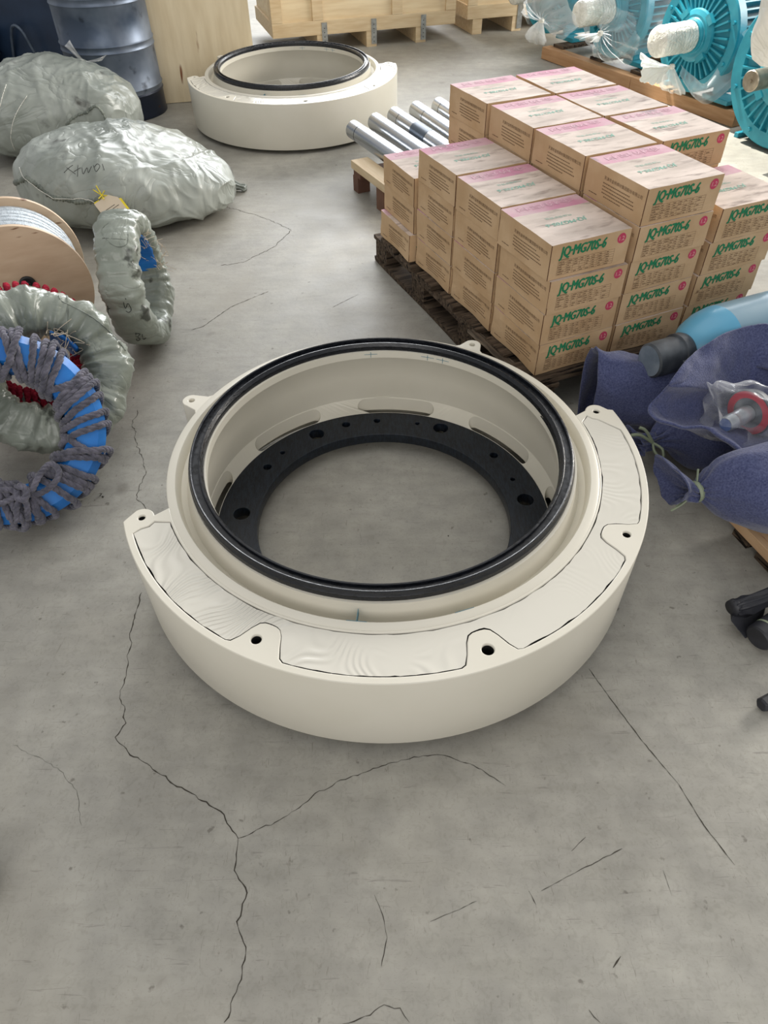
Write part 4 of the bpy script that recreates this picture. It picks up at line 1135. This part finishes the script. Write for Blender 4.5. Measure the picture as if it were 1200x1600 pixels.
def drape_shell(name, mo, R, h, seed, mat_, rscale=1.05, a0=-150, a1=150, x0=-.6, x1=.06):
    """loose clear sheet around a motor body closing toward the shaft"""
    root = empty(name, mo.location, mo.rotation_euler); m = MB(); rings = []; zc = h - mo.location.z
    for i in range(44):
        t = i / 43; x = x0 + (x1 - x0) * min(1, t * 1.25)
        r = R * rscale if t < .78 else R * (rscale - (t - .78) / .22 * .78); ring_ = []
        if t > .78: x = x1 + (t - .78) / .22 * .16
        for j in range(100):
            a = math.radians(a0 + (a1 - a0) * j / 99) + PI / 2
            d_ = .020 * math.sin(a * 13 + x * 6 + seed) * (.5 + noise.noise(Vector((x * 4, a * 2, seed)))) + .02 * noise.noise(Vector((x * 6, a * 3, seed)))
            rr_ = r * 1.02 + d_ * (1 if t < .8 else .6)
            ring_.append(Vector((x, rr_ * math.cos(a), max(.012 - mo.location.z + .006, zc + rr_ * math.sin(a) * 1.0))))
        rings.append(ring_)
    m.grid(rings, mat_, closed_u=False); m.build('film_cover', root, smooth=True, recalc=False)
    return root
f1 = drape_shell('plastic_film_cover', motors[0][0], motors[0][1], motors[0][2], 2.0, FILM)
tag(f1, 'clear plastic film draped over the farthest teal motor', 'plastic film', 'plastic films on the motors')
f2 = drape_shell('plastic_film_cover', motors[1][0], motors[1][1], motors[1][2], 6.0, FILM)
tag(f2, 'clear crumpled film draped over the second teal motor', 'plastic film', 'plastic films on the motors')
A = at(846, 32, .50)
k1 = knot_film('gathered_plastic_tail', A, tuple(at(838, 66, .26)), [at(815, 20, .56), at(822, -5, .62), at(850, -12, .7), at(885, 0, .62), at(905, 40, .42), at(880, 62, .34)], 1.0, FILM)
tag(k1, 'milky plastic tail tied in a knot, hanging at the left of the motor row', 'plastic film', 'knotted plastic tails')
A = at(938, 52, .45)
k2 = knot_film('gathered_plastic_tail', A, tuple(at(915, 62, .38)), [at(950, 10, .6), at(990, 20, .55), at(1000, 70, .40), at(985, 100, .28), at(950, 98, .26), at(925, 86, .28)], 3.0, FILM)
tag(k2, 'gathered film knot below the second motor shaft', 'plastic film', 'knotted plastic tails')
A = at(1050, 104, .33)
k3 = knot_film('gathered_plastic_tail', A, tuple(at(1052, 143, .16)), [at(1000, 82, .42), at(1003, 105, .36), at(1000, 127, .28), at(1018, 132, .24), at(1035, 128, .24)], 5.0, SHEETW)
tag(k3, 'white bunched plastic hanging under the thickly wrapped motor shaft', 'plastic film', 'knotted plastic tails')
# white sheets: swag between the two right motors
def ribbon(name, rows, mat_, seed, fold=.02, sub=7):
    m = MB(); R_ = [catmull([Vector(p) for p in r], sub) for r in rows]
    cols = list(zip(*R_)); fine = [catmull(list(c_), 8) for c_ in cols]; rings = []
    for i, c_ in enumerate(fine):
        rings.append([p + Vector((shd.x, shd.y, .3)) * fold * (math.sin(j * .9 + seed + i * .12) * .5 + noise.noise(p * 9) * .8) for j, p in enumerate(c_)])
    m.grid(rings, mat_, closed_u=False); return m.build(name, smooth=True, recalc=False)
o = ribbon('plastic_sheet_swag', [[at(1064, 100, .33), at(1085, 120, .25), at(1105, 128, .24), at(1140, 70, .42), at(1172, 40, .55)],
                        [at(1066, 120, .28), at(1080, 142, .18), at(1108, 150, .17), at(1148, 108, .30), at(1180, 62, .45)],
                        [at(1072, 132, .22), at(1090, 158, .12), at(1112, 160, .12), at(1150, 128, .24), at(1188, 90, .36)]], FILM2, 2.0)
tag(o, 'translucent plastic swag hanging between the two right hand motors', 'plastic film')
o = ribbon('white_plastic_sheet', [[at(1192, -30, .95), at(1184, 20, .80), at(1172, 62, .66), at(1176, 92, .56)],
                        [at(1230, -30, 1.0), at(1215, 20, .86), at(1200, 70, .68), at(1190, 104, .55)],
                        [at(1270, -30, 1.02), at(1255, 20, .88), at(1240, 66, .72), at(1215, 104, .58)]], SHEETW, 4.0, fold=.012)
tag(o, 'bright white plastic sheet hanging over the large motor at the right edge', 'plastic sheet')

# ------------------------------------------------------------ felt bags, cylinders (right)
def sleeve(name, stations, mat_, seed, parent=None, ns=72, sub=10, thick=.004, wr=1.0, cap=False, flare=None):
    """stations: (centre, half width vector, half height vector). Cloth tube through them."""
    cs = catmull([Vector(s_[0]) for s_ in stations], sub); us = catmull([Vector(s_[1]) for s_ in stations], sub); vs_ = catmull([Vector(s_[2]) for s_ in stations], sub)
    m = MB(); rings = []; N = len(cs)
    for i in range(N):
        t = i / (N - 1); ring_ = []
        for j in range(ns):
            a = 2 * PI * j / ns; q = cs[i] + us[i] * math.cos(a) + vs_[i] * math.sin(a)
            rdir = (us[i] * math.cos(a) + vs_[i] * math.sin(a)); rl = rdir.length + 1e-6; rdir = rdir / rl
            neck = max(0, 1 - rl / .06)
            d_ = wr * (.013 * noise.noise(Vector((math.cos(a) * 1.6, math.sin(a) * 1.6, t * 5 + seed))) + .008 * noise.noise(q * 13 + Vector((seed, 0, 0))) - .012 * abs(noise.noise(Vector((a * 2.2, t * 2.2, seed)))))
            d_ += neck * .010 * math.sin(a * 9 + seed)
            if flare and i < flare[0]: d_ += flare[1] * (1 - i / flare[0]) * math.sin(a * flare[2] + seed)
            p = q + rdir * d_; p.z = max(p.z, .006); ring_.append(p)
        rings.append(ring_)
    m.grid(rings, mat_, cap=False)
    if cap: m.f.append(tuple(len(m.v) - ns + j for j in range(ns))); m.m.append(0)
    o = m.build(name, parent, smooth=True)
    if thick: md = o.modifiers.new('thickness', 'SOLIDIFY'); md.thickness = thick; md.offset = 0
    return o
# wood pallet below the bags
bp_ = empty('bag_pallet', (0, 0, 0)); q1 = at(1140, 832, .07); q2 = at(1196, 892, .07); dd = (q2 - q1).normalized(); bp_.location = (q2.x + .05, q2.y + .012, 0); bp_.rotation_euler = (0, 0, math.atan2(-dd.y, -dd.x))
BP_W = mat('knotty_pine_board', S(188, 150, 112), S(206, 172, 134), scale=5, rough=.7, stretch=(1, 8, 8), bump=.2, bscale=30, spots=S(150, 84, 60), spot_scale=9, spot_thr=.63)
for yy in (-.10, -.27, -.44, -.61):
    m = MB(); m.box((0, yy, .04), (.215 if yy > -.2 else .42, yy + .10, .072), BP_W); m.build('board', bp_, bevel=.002)
for xx in (.035, .13):
    m = MB(); m.box((xx, -.60, .0), (xx + .06, -.015, .039), WOODOLD); m.build('runner', bp_)
tag(bp_, 'pine pallet boards sticking out below the tied blue bag', 'pallet')

Zv = Vector((0, 0, 1))
def stn(px, py, z, w_, h_, dirv):
    """station at a place, half width w_ across dirv (horizontal), half height h_"""
    d = Vector(dirv).normalized(); side = Vector((d.y, -d.x, 0)).normalized(); up = side.cross(d); 
    if up.z < 0: up = -up
    return (at(px, py, z), side * w_, up * h_)
# bag 1: open sleeve lying against the pallet
dA = Vector((.92, .16, .0))
st_ = [stn(918, 612, .165, .055, .160, dA), stn(945, 612, .160, .085, .140, dA), stn(990, 615, .150, .115, .125, dA), stn(1050, 620, .15, .12, .125, dA), stn(1140, 600, .15, .12, .125, dA)]
b1 = empty('felt_bag', tuple(at(1000, 660, 0)))
o = sleeve('felt_bag_cloth', [(Vector(s_[0]) - b1.location, s_[1], s_[2]) for s_ in st_], FELT, 3.0, b1, flare=(7, .016, 2)); o.name = 'felt_cloth'
tag(b1, 'blue felt bag lying open mouthed beside the stacked boxes', 'felt bag', 'blue felt bags')
# gas cylinder above
p0 = at(1082, 545, .30); p1 = at(1200, 500, .33); dC = (p1 - p0); dC.z = 0; dC.normalize()
gc = empty('gas_cylinder', tuple(p0)); T = (dC.to_track_quat('Z', 'Y').to_matrix().to_4x4())
RC = .112; LC = .9
m = MB(); m.lathe([(.045, -.04), (.062, -.028), (.088, .005), (.104, .045), (RC, .09)], CYLSH, n=64, T=T); m.lathe([(RC, .09), (RC, LC - .02), (RC - .02, LC), (0, LC)], CYLB, n=64, T=T)
m.build('cylinder_body', gc, smooth=True, angle=.6)
m = MB(); m.lathe([(.054, -.03), (.060, -.045), (.060, -.066), (.054, -.068), (.054, -.13), (.052, -.158), (.044, -.163)], CAPG, n=40, T=T); m.build('valve_cap', gc, smooth=True, angle=.5)
m = MB(); m.lathe([(.046, -.1632), (.0, -.1636)], CAPEND, n=40, T=T); m.build('cap_end', gc)
m = MB(); m.box((-.012, -.064, -.085), (.012, -.046, -.045), CAPG, T)
m.box((-.064, -.012, -.085), (-.046, .012, -.045), CAPG, T); m.build('cap_lug', gc, bevel=.003)
tag(gc, 'blue grey gas cylinder with dark valve cap resting on the felt bags', 'gas cylinder')

# bag 2: flared mouth with plastic wrapped valve
dB = Vector((.80, .42, .0)).normalized()
def st2(px, py, z, w_, h_, d): return stn(px, py, z, w_, h_, d)
b2 = empty('felt_bag', tuple(at(1100, 740, 0)))
rim = [(1055, 600, .36), (1073, 572, .375), (1105, 545, .385), (1145, 522, .39), (1200, 515, .39), (1250, 560, .37), (1262, 640, .32), (1225, 712, .28), (1170, 716, .265), (1140, 690, .27), (1112, 668, .275), (1070, 668, .27), (1030, 656, .27), (1022, 636, .285), (1046, 610, .33)]
rim = [at(*p) for p in rim]; rim = catmull(rim + [rim[0]], 6)[:-1]; NR = len(rim)
cR_ = sum(rim, Vector()) / NR; thr = at(1180, 640, .20); body = at(1250, 610, .17); bdir = Vector((.93, .36, 0)).normalized(); bside = Vector((bdir.y, -bdir.x, 0))
def loopc(center, ru, rv):
    out = []
    for p in rim:
        q = p - cR_; u = q.dot(bside); v = q.z + q.dot(Vector((0, 1, 0))) * .35; l_ = math.hypot(u, v) + 1e-6
        out.append(center + bside * ru * u / l_ + Vector((0, 0, rv * v / l_)))
    return out
keys = [loopc(thr, .05, .05), [a_ * .45 + b_ * .55 for a_, b_ in zip(loopc(thr, .05, .05), rim)], [p + Vector((0, 0, -.006)) for p in rim],
        [p + (p - cR_).normalized() * .004 + Vector((.006, .004, .002)) for p in rim],
        [a_ * .5 + b_ * .5 + Vector((.01, .0, -.012)) for a_, b_ in zip(loopc(at(1165, 640, .19), .118, .115), rim)], loopc(at(1185, 640, .175), .135, .135), loopc(body, .14, .14), loopc(body + bdir * .35, .13, .125), loopc(body + bdir * .5, .06, .06)]
m = MB(); rings = []
cols = [catmull([k_[j] for k_ in keys], 7) for j in range(NR)]
for i in range(len(cols[0])):
    ring_ = []
    for j in range(NR):
        p = cols[j][i] - b2.location; d_ = .016 * noise.noise(p * 11 + Vector((3, 0, 0))) + .008 * noise.noise(p * 27)
        ring_.append(p + Vector((.4, -.5, .75)) * d_)
    rings.append(ring_)
for r_ in rings:
    for p in r_: p.z = max(p.z, .006)
m.grid(rings, FELT); o = m.build('felt_cloth', b2, smooth=True); md = o.modifiers.new('thickness', 'SOLIDIFY'); md.thickness = .004; md.offset = 0
tag(b2, 'blue felt bag with flared mouth holding a plastic covered valve', 'felt bag', 'blue felt bags')
# bag 3: tied neck, resting on the pallet
dG = Vector((.93, .30, .10)).normalized()
b3 = empty('felt_bag', tuple(at(1120, 860, 0)))
st_ = [stn(1046, 752, .185, .075, .062, dG), stn(1060, 757, .18, .055, .05, dG), stn(1082, 768, .175, .024, .020, dG), stn(1094, 768, .18, .020, .018, dG), stn(1125, 768, .19, .078, .072, dG), stn(1165, 767, .20, .118, .112, dG),
       stn(1215, 762, .20, .128, .122, dG), stn(1300, 742, .20, .12, .115, dG)]
o = sleeve('felt_cloth', [(Vector(s_[0]) - b3.location, s_[1], s_[2]) for s_ in st_], FELT, 12.0, b3, flare=(14, .012, 3), wr=1.1)
m = MB(); cc = at(1088, 768, .178) - b3.location
m.lathe([(.027, -.007), (.030, 0), (.027, .007)], TIE, n=24, T=Matrix.Translation(cc) @ dG.to_track_quat('Z', 'Y').to_matrix().to_4x4())
for e1 in (at(1048, 798, .12), at(1056, 790, .13)): tube(m, catmull([cc, cc + (e1 - b3.location - cc) * .5 + Vector((0, 0, -.01)), e1 - b3.location], 6), .0035, TIE, n=6)
tube(m, catmull([cc, cc + Vector((.0, .02, .03)), at(1091, 733, .23) - b3.location], 6), .003, TIE, n=6)
m.build('tape_tie', b3)['label'] = 'pale green tape tie'
tag(b3, 'blue felt bag tied at the neck in front, hanging over pine boards', 'felt bag', 'blue felt bags')
# bag 4: tied neck behind, near the big ring
dH = Vector((.8, .5, .0)).normalized()
b4 = empty('felt_bag', tuple(at(1040, 760, 0)))
st_ = [stn(985, 688, .10, .055, .03, dH), stn(1000, 690, .10, .035, .025, dH), stn(1018, 690, .10, .016, .016, dH), stn(1026, 686, .10, .020, .018, dH), stn(1050, 680, .11, .070, .06, dH), stn(1090, 690, .11, .10, .09, dH), stn(1180, 670, .11, .11, .09, dH)]
o = sleeve('felt_cloth', [(Vector(s_[0]) - b4.location, s_[1], s_[2]) for s_ in st_], FELT, 17.0, b4, flare=(8, .012, 5))
m = MB(); cc = at(1020, 692, .11) - b4.location
for e1 in (at(999, 668, .16), at(986, 680, .14)): tube(m, catmull([cc, cc + (e1 - b4.location - cc) * .6 + Vector((0, 0, .012)), e1 - b4.location], 6), .005, TIE, n=6)
tube(m, catmull([cc, cc + Vector((.02, -.03, .0)), cc + Vector((.02, -.05, -.02)), cc + Vector((0, -.03, -.01)), cc], 6), .004, TIE, n=6)
m.build('tape_tie', b4)['label'] = 'pale green tape tie'
tag(b4, 'dark blue felt bag tied with pale tape low beside the big cream ring', 'felt bag', 'blue felt bags')
# plastic covered valve in bag 2
vv = empty('cylinder_valve', tuple(at(1150, 655, .27))); dv = Vector((.82, .52, .0)).normalized(); T = dv.to_track_quat('Z', 'Y').to_matrix().to_4x4()
m = MB(); m.lathe([(0, -.045), (.020, -.045), (.0225, -.040), (.0225, -.018), (.0235, -.016), (.0225, -.012), (.0225, .01), (.0235, .012), (.0235, .05), (0, .05)], mat('silver_valve_metal', S(168, 172, 176), S(140, 146, 152), scale=30, rough=.35, metal=.6), n=32, T=T); m.build('valve_outlet', vv, smooth=True, angle=.5)
m = MB(); m.lathe([(0, -.0455), (.0185, -.0455)], mat('blue_plug', S(86, 104, 146), rough=.5), n=24, T=T); m.build('plug', vv)['label'] = 'blue end plug'
m = MB(); T2 = T @ Matrix.Translation((0, .0, .052)); m.lathe([(0, .002), (.036, 0), (.042, .0), (.066, .0), (.068, .006), (.06, .03), (0, .05)], CAPG, n=48, T=T2)
m.lathe([(.044, -.001), (.064, -.001)], REDL, n=48, T=T2)
m.build('valve_body', vv, smooth=True, angle=.5)['label'] = 'dark body with a red ring label'
tag(vv, 'steel cylinder valve with red ring label inside the clear bag', 'valve')
pb = empty('clear_plastic_bag', tuple(at(1150, 660, .27))); m = MB(); rings = []
for i in range(34):
    t = i / 33; cc = Vector((-.085 * t + .06, -.05 * t + .03, .035 - .055 * t)); r = (.030 + .105 * math.sin(PI * min(1, .15 + t * .72))) * (1 if t < .9 else 1 - (t - .9) * 3)
    ring_ = []
    for j in range(64):
        a = 2 * PI * j / 64; rr_ = r * (1 + .22 * noise.noise(Vector((math.cos(a) * 2.3, math.sin(a) * 2.3, t * 4 + 2))) + .07 * math.sin(a * 11 + t * 7))
        side = Vector((.52, -.82, 0)); up = Vector((-.25, -.15, .95))
        ring_.append(cc + side * rr_ * math.cos(a) + up * rr_ * .85 * math.sin(a) + Vector((-.82, -.52, 0)) * .03 * math.sin(a * 3 + t * 3))
    rings.append(ring_)
m.grid(rings, FILM3); m.build('film', pb, smooth=True)
tag(pb, 'crumpled clear plastic bag around the valve in the open felt bag', 'plastic bag')

# ------------------------------------------------------------ black cast parts at the right edge
def blob_part(name, stations, seed, mat_=BLACKC):
    return sleeve(name, stations, mat_, seed, None, ns=32, sub=8, thick=0, wr=.25, cap=True)
g0 = at(1160, 985, .0)
bk = empty('black_cast_bracket', (g0.x, g0.y, 0))
def rel(p): return Vector(p) - Vector(bk.location)
d1 = (at(1215, 925, .08) - at(1150, 955, .08)).normalized()
o = sleeve('arm', [(rel(at(1146, 952, .065)), Vector((d1.y, -d1.x, 0)) * .014, Zv * .018), (rel(at(1160, 948, .065)), Vector((d1.y, -d1.x, 0)) * .02, Zv * .028), (rel(at(1185, 940, .07)), Vector((d1.y, -d1.x, 0)) * .018, Zv * .025), (rel(at(1225, 925, .07)), Vector((d1.y, -d1.x, 0)) * .02, Zv * .03)], BLACKC, 2, bk, ns=28, thick=0, wr=.3)
m = MB(); m.lathe([(0, -.002), (.02, -.002), (.021, .012), (.015, .02)], BLACKC, n=24, T=Matrix.Translation(rel(at(1144, 950, .065))) @ (d1.to_track_quat('Z', 'Y').to_matrix().to_4x4())); m.build('end_boss', bk, smooth=True)
m = MB(); vs = [rel(at(1141, 970, .05)), rel(at(1165, 1000, .012)), rel(at(1190, 975, .02)), rel(at(1200, 940, .05)), rel(at(1160, 945, .06))]
n_ = len(vs); m.add(vs + [v + Vector((.012, .03, -.008)) for v in vs], [tuple(range(n_)), tuple(range(2 * n_ - 1, n_ - 1, -1))] + [(i, (i + 1) % n_, n_ + (i + 1) % n_, n_ + i) for i in range(n_)], BLACKC); m.build('web_plate', bk, bevel=.004)
tag(bk, 'black cast bracket lying on the floor at the right edge', 'machine part')
ax = Vector((.85, .5, .1)).normalized(); bp2 = at(1183, 998, .04)
m = MB(); Tq = ax.to_track_quat('Z', 'Y').to_matrix().to_4x4(); m.lathe([(0, 0), (.030, 0), (.034, .004), (.034, .18), (.03, .184), (0, .184)], BLACKC, n=40, T=Tq)
m.lathe([(.0345, .03), (.0345, .036)], TIE, n=40, T=Tq)
o = m.build('black_roller', smooth=True, angle=.5); o.location = bp2; tag(o, 'black round roller end beside the cast bracket at the right edge', 'roller')
ax = Vector((.9, .42, .0)).normalized(); Tq = ax.to_track_quat('Z', 'Y').to_matrix().to_4x4()
m = MB(); m.lathe([(0, 0), (.014, .0), (.018, .006), (.018, .16), (0, .16)], BLACKC, n=6, T=Tq); o = m.build('black_bar', bevel=.002); o.location = at(1189, 1103, .019); tag(o, 'tip of a black bar on the floor, lowest object at the right edge', 'bar')
# small maroon bundle at the lower left edge
m = MB(); MAR = mat('maroon_cloth', S(62, 34, 36), S(46, 40, 36), scale=20, rough=.9); rings = []
for i in range(20):
    ph = -PI / 2 + PI * i / 19
    rings.append([Vector((.075 * math.cos(ph) * math.cos(a) * (1 + .15 * noise.noise(Vector((math.cos(a) * 2, math.sin(a) * 2, ph)))), .065 * math.cos(ph) * math.sin(a), .035 + .034 * math.sin(ph))) for a in [2 * PI * j / 24 for j in range(24)]])
m.grid(rings, MAR); o = m.build('maroon_cloth_bundle', smooth=True); o.location = at(0, 1390, 0) + Vector((-.073, 0, 0)); tag(o, 'dark maroon cloth bundle just showing at the lower left edge', 'cloth')

# ------------------------------------------------------------ seams, marker scribbles and tag on the wrapped things
from mathutils.bvhtree import BVHTree
def bvh_of(o):
    me = o.data; mw = world_of(o); return BVHTree.FromPolygons([mw @ v.co for v in me.vertices], [tuple(p.vertices) for p in me.polygons])
def world_of(o):
    Mx = Matrix.LocRotScale(o.location, o.rotation_euler, o.scale)
    return (world_of(o.parent) @ Mx) if o.parent else Mx
def on_surface(bv, px, py, off=.001):
    o = Vector((0, 0, CAM_H)); d = (fwd + (px - 600) / F_PX * RV - (py - 800) / F_PX * UV_).normalized()
    h, n_, _, _ = bv.ray_cast(o, d)
    if h is None: return None
    if n_.dot(d) > 0: n_ = -n_
    return h + n_ * off
def child(root, nm): return [c_ for c_ in root.children if c_.name.startswith(nm)][0]
def surf_line(name, root, part, lines, mat_, r, off=.001, sub=4, n=6, gather=0):
    bv = bvh_of(child(root, part)); inv = world_of(root).inverted(); m = MB()
    for ln in lines:
        fine = catmull([Vector((x, y, 0)) for x, y in ln], sub)
        pts = [on_surface(bv, p.x, p.y, off) for p in fine]; pts = [inv @ p for p in pts if p is not None]
        # keep to one sheet of the surface
        good = [pts[0]] if pts else []
        for p in pts[1:]:
            if (p - good[-1]).length < .12: good.append(p)
        if len(good) > 2:
            rad = [r * (1 + gather * math.sin(i * 2.1) + gather * .6 * math.sin(i * .83)) for i in range(len(good))] if gather else None
            tube(m, good, r, mat_, n=n, rad=rad)
    if m.v: return m.build(name, root, smooth=True)
o = surf_line('tied_seam', bB, 'wrapping', [[(24, 286), (34, 282), (42, 279), (52, 285), (63, 293), (75, 304), (87, 310), (100, 311), (110, 313), (122, 316), (133, 315), (146, 314), (158, 309)]], SEAMT, .010, off=-.001, sub=8, n=9, gather=.35)
if o: o['label'] = 'darker gathered seam tied with thin cord'
surf_line('cord', bB, 'wrapping', [[(33, 262), (40, 277), (52, 287), (66, 297), (86, 309)], [(86, 309), (110, 310), (140, 312), (152, 318)]], WRAPW, .0016, off=.011, sub=5)
surf_line('marker_writing', bB, 'wrapping', [[(100, 270), (108, 262), (114, 258)], [(104, 262), (118, 272)], [(116, 268), (126, 262)], [(122, 258), (121, 276)], [(128, 262), (130, 272), (136, 262), (138, 270), (143, 260)], [(146, 258), (150, 268), (156, 260), (152, 256), (147, 262)], [(160, 256), (163, 266)]], MARKER, .0011, off=.0006)
o = surf_line('tied_seam', bA, 'wrapping', [[(104, 196), (112, 186), (124, 179), (135, 176), (142, 170), (150, 166), (160, 176), (166, 190)]], SEAMT, .007, off=-.001, sub=8, n=8, gather=.35)
if o: o['label'] = 'darker gathered seam of the bale end'
surf_line('strap_glint', bA, 'wrapping', [[(42, 150), (28, 172), (20, 192), (17, 216), (24, 236)], [(10, 132), (4, 150), (0, 168)]], WRAPW, .0016, off=.001)  # white strap lines, drawn pale to paint glints on the plastic
surf_line('marker_writing', t1, 'woven_wrapping', [[(193, 472), (196, 482), (200, 474), (205, 484), (201, 488), (197, 486)], [(196, 466), (197, 468)], [(163, 484), (172, 482)], [(168, 478), (170, 492)], [(212, 520), (214, 532), (219, 530), (215, 526), (219, 522), (212, 521)], [(222, 522), (224, 530), (228, 528)]], MARKER, .0011, off=.0006)
surf_line('tape_edge', t1, 'woven_wrapping', [[(170, 348), (158, 362), (178, 384), (198, 382), (200, 362)], [(160, 372), (196, 374)]], SEAMT, .0012, off=.0004)
surf_line('fold_seam', t2, 'plastic_wrapping', [[(92, 462), (96, 470), (112, 478), (138, 492), (160, 508), (180, 528), (196, 548)], [(105, 462), (106, 500), (104, 540)]], SEAMT, .0022, off=.0002, sub=6, gather=.3)
# pointed tied end of the front bale and the loose clear tape tails behind the rear one
tip = at(366, 288, .03); inv = world_of(bB).inverted(); m = MB(); rings = []
for i in range(14):
    t = i / 13; cc = tip + Vector((-.05, .0, .015)).lerp(Vector((.062, -.022, -.014)), t); r_ = .040 * (1 - t) ** 1.2 + .008 + (.016 * max(0, t - .75) * 4)
    rings.append([inv @ (cc + Vector((.25, .9, 0)) * r_ * (1 + .25 * math.sin(a_ * 6)) * math.cos(a_) + Vector((0, 0, 1)) * r_ * .8 * (1 + .25 * math.sin(a_ * 6)) * math.sin(a_)) for a_ in [2 * PI * j / 40 for j in range(40)]])
for r_ in rings:
    for p in r_: p.z = max(p.z, .003)
m.grid(rings, BAGM, cap=True); m.build('twisted_end', bB, smooth=True)
q0 = at(132, 97, .43); inv = world_of(bA).inverted(); m = MB()
for e_ in ([(132, 97, .43), (122, 88, .47), (110, 74, .52), (105, 67, .54)], [(132, 97, .43), (145, 95, .44), (155, 93, .45), (163, 90, .45)]):
    pp = catmull([at(*k_) for k_ in e_], 8); rings = []
    for i, p in enumerate(pp):
        wd = .010 + .016 * i / len(pp); rings.append([inv @ (p + Vector((.6, .2, .5)) * wd * u_ + Vector((0, -.02, 0)) * math.cos(u_ * 5 + i * .2) * .3) for u_ in (-1, -.6, -.2, .2, .6, 1)])
    m.grid(rings, FILM2, closed_u=False)
o = m.build('tape_tail', bA, smooth=True, recalc=False); o['label'] = 'loose clear tape tails'
bvB = bvh_of(child(bB, 'wrapping'))
q = on_surface(bvB, 177, 324, .02); q = q + Vector((0, 0, .012))
nrm = (Vector((0, 0, CAM_H)) - q).normalized(); nrm = (nrm + Vector((0, 0, .35))).normalized()
tg = empty('inspection_tag', tuple(q)); T = nrm.to_track_quat('Z', 'Y').to_matrix().to_4x4() @ Matrix.Rotation(.42, 4, 'Z') @ Matrix.Scale(1.45, 4)
m = MB(); m.box((-.038, -.036, -.003), (.040, .038, -.0008), YELLOW, T); m.build('yellow_backing', tg)
m = MB(); m.box((-.040, -.036, -.0006), (.033, .034, .0006), TAGW, T); m.build('paper_card', tg)
m = MB()
for k in range(5): m.box((-.034, -.028 + k * .007, .0007), (-.034 + (.055 if k % 2 else .045), -.0265 + k * .007, .0009), MARKER, T)
m.build('printed_lines', tg)
m = MB(); random.seed(2); top_ = T @ Vector((-.004, .042, .004))
for k in range(6):
    a_ = k * 1.05 + .3; tube(m, [top_, top_ + T.to_3x3() @ Vector((.016 * math.cos(a_), .016 * math.sin(a_) + (.014 if k in (1, 2) else 0), .006))], .0022, YELLOW, n=6)
m.build('yellow_tie', tg)
tag(tg, 'small paper inspection tag with yellow tie on the front wrapped bale', 'tag')
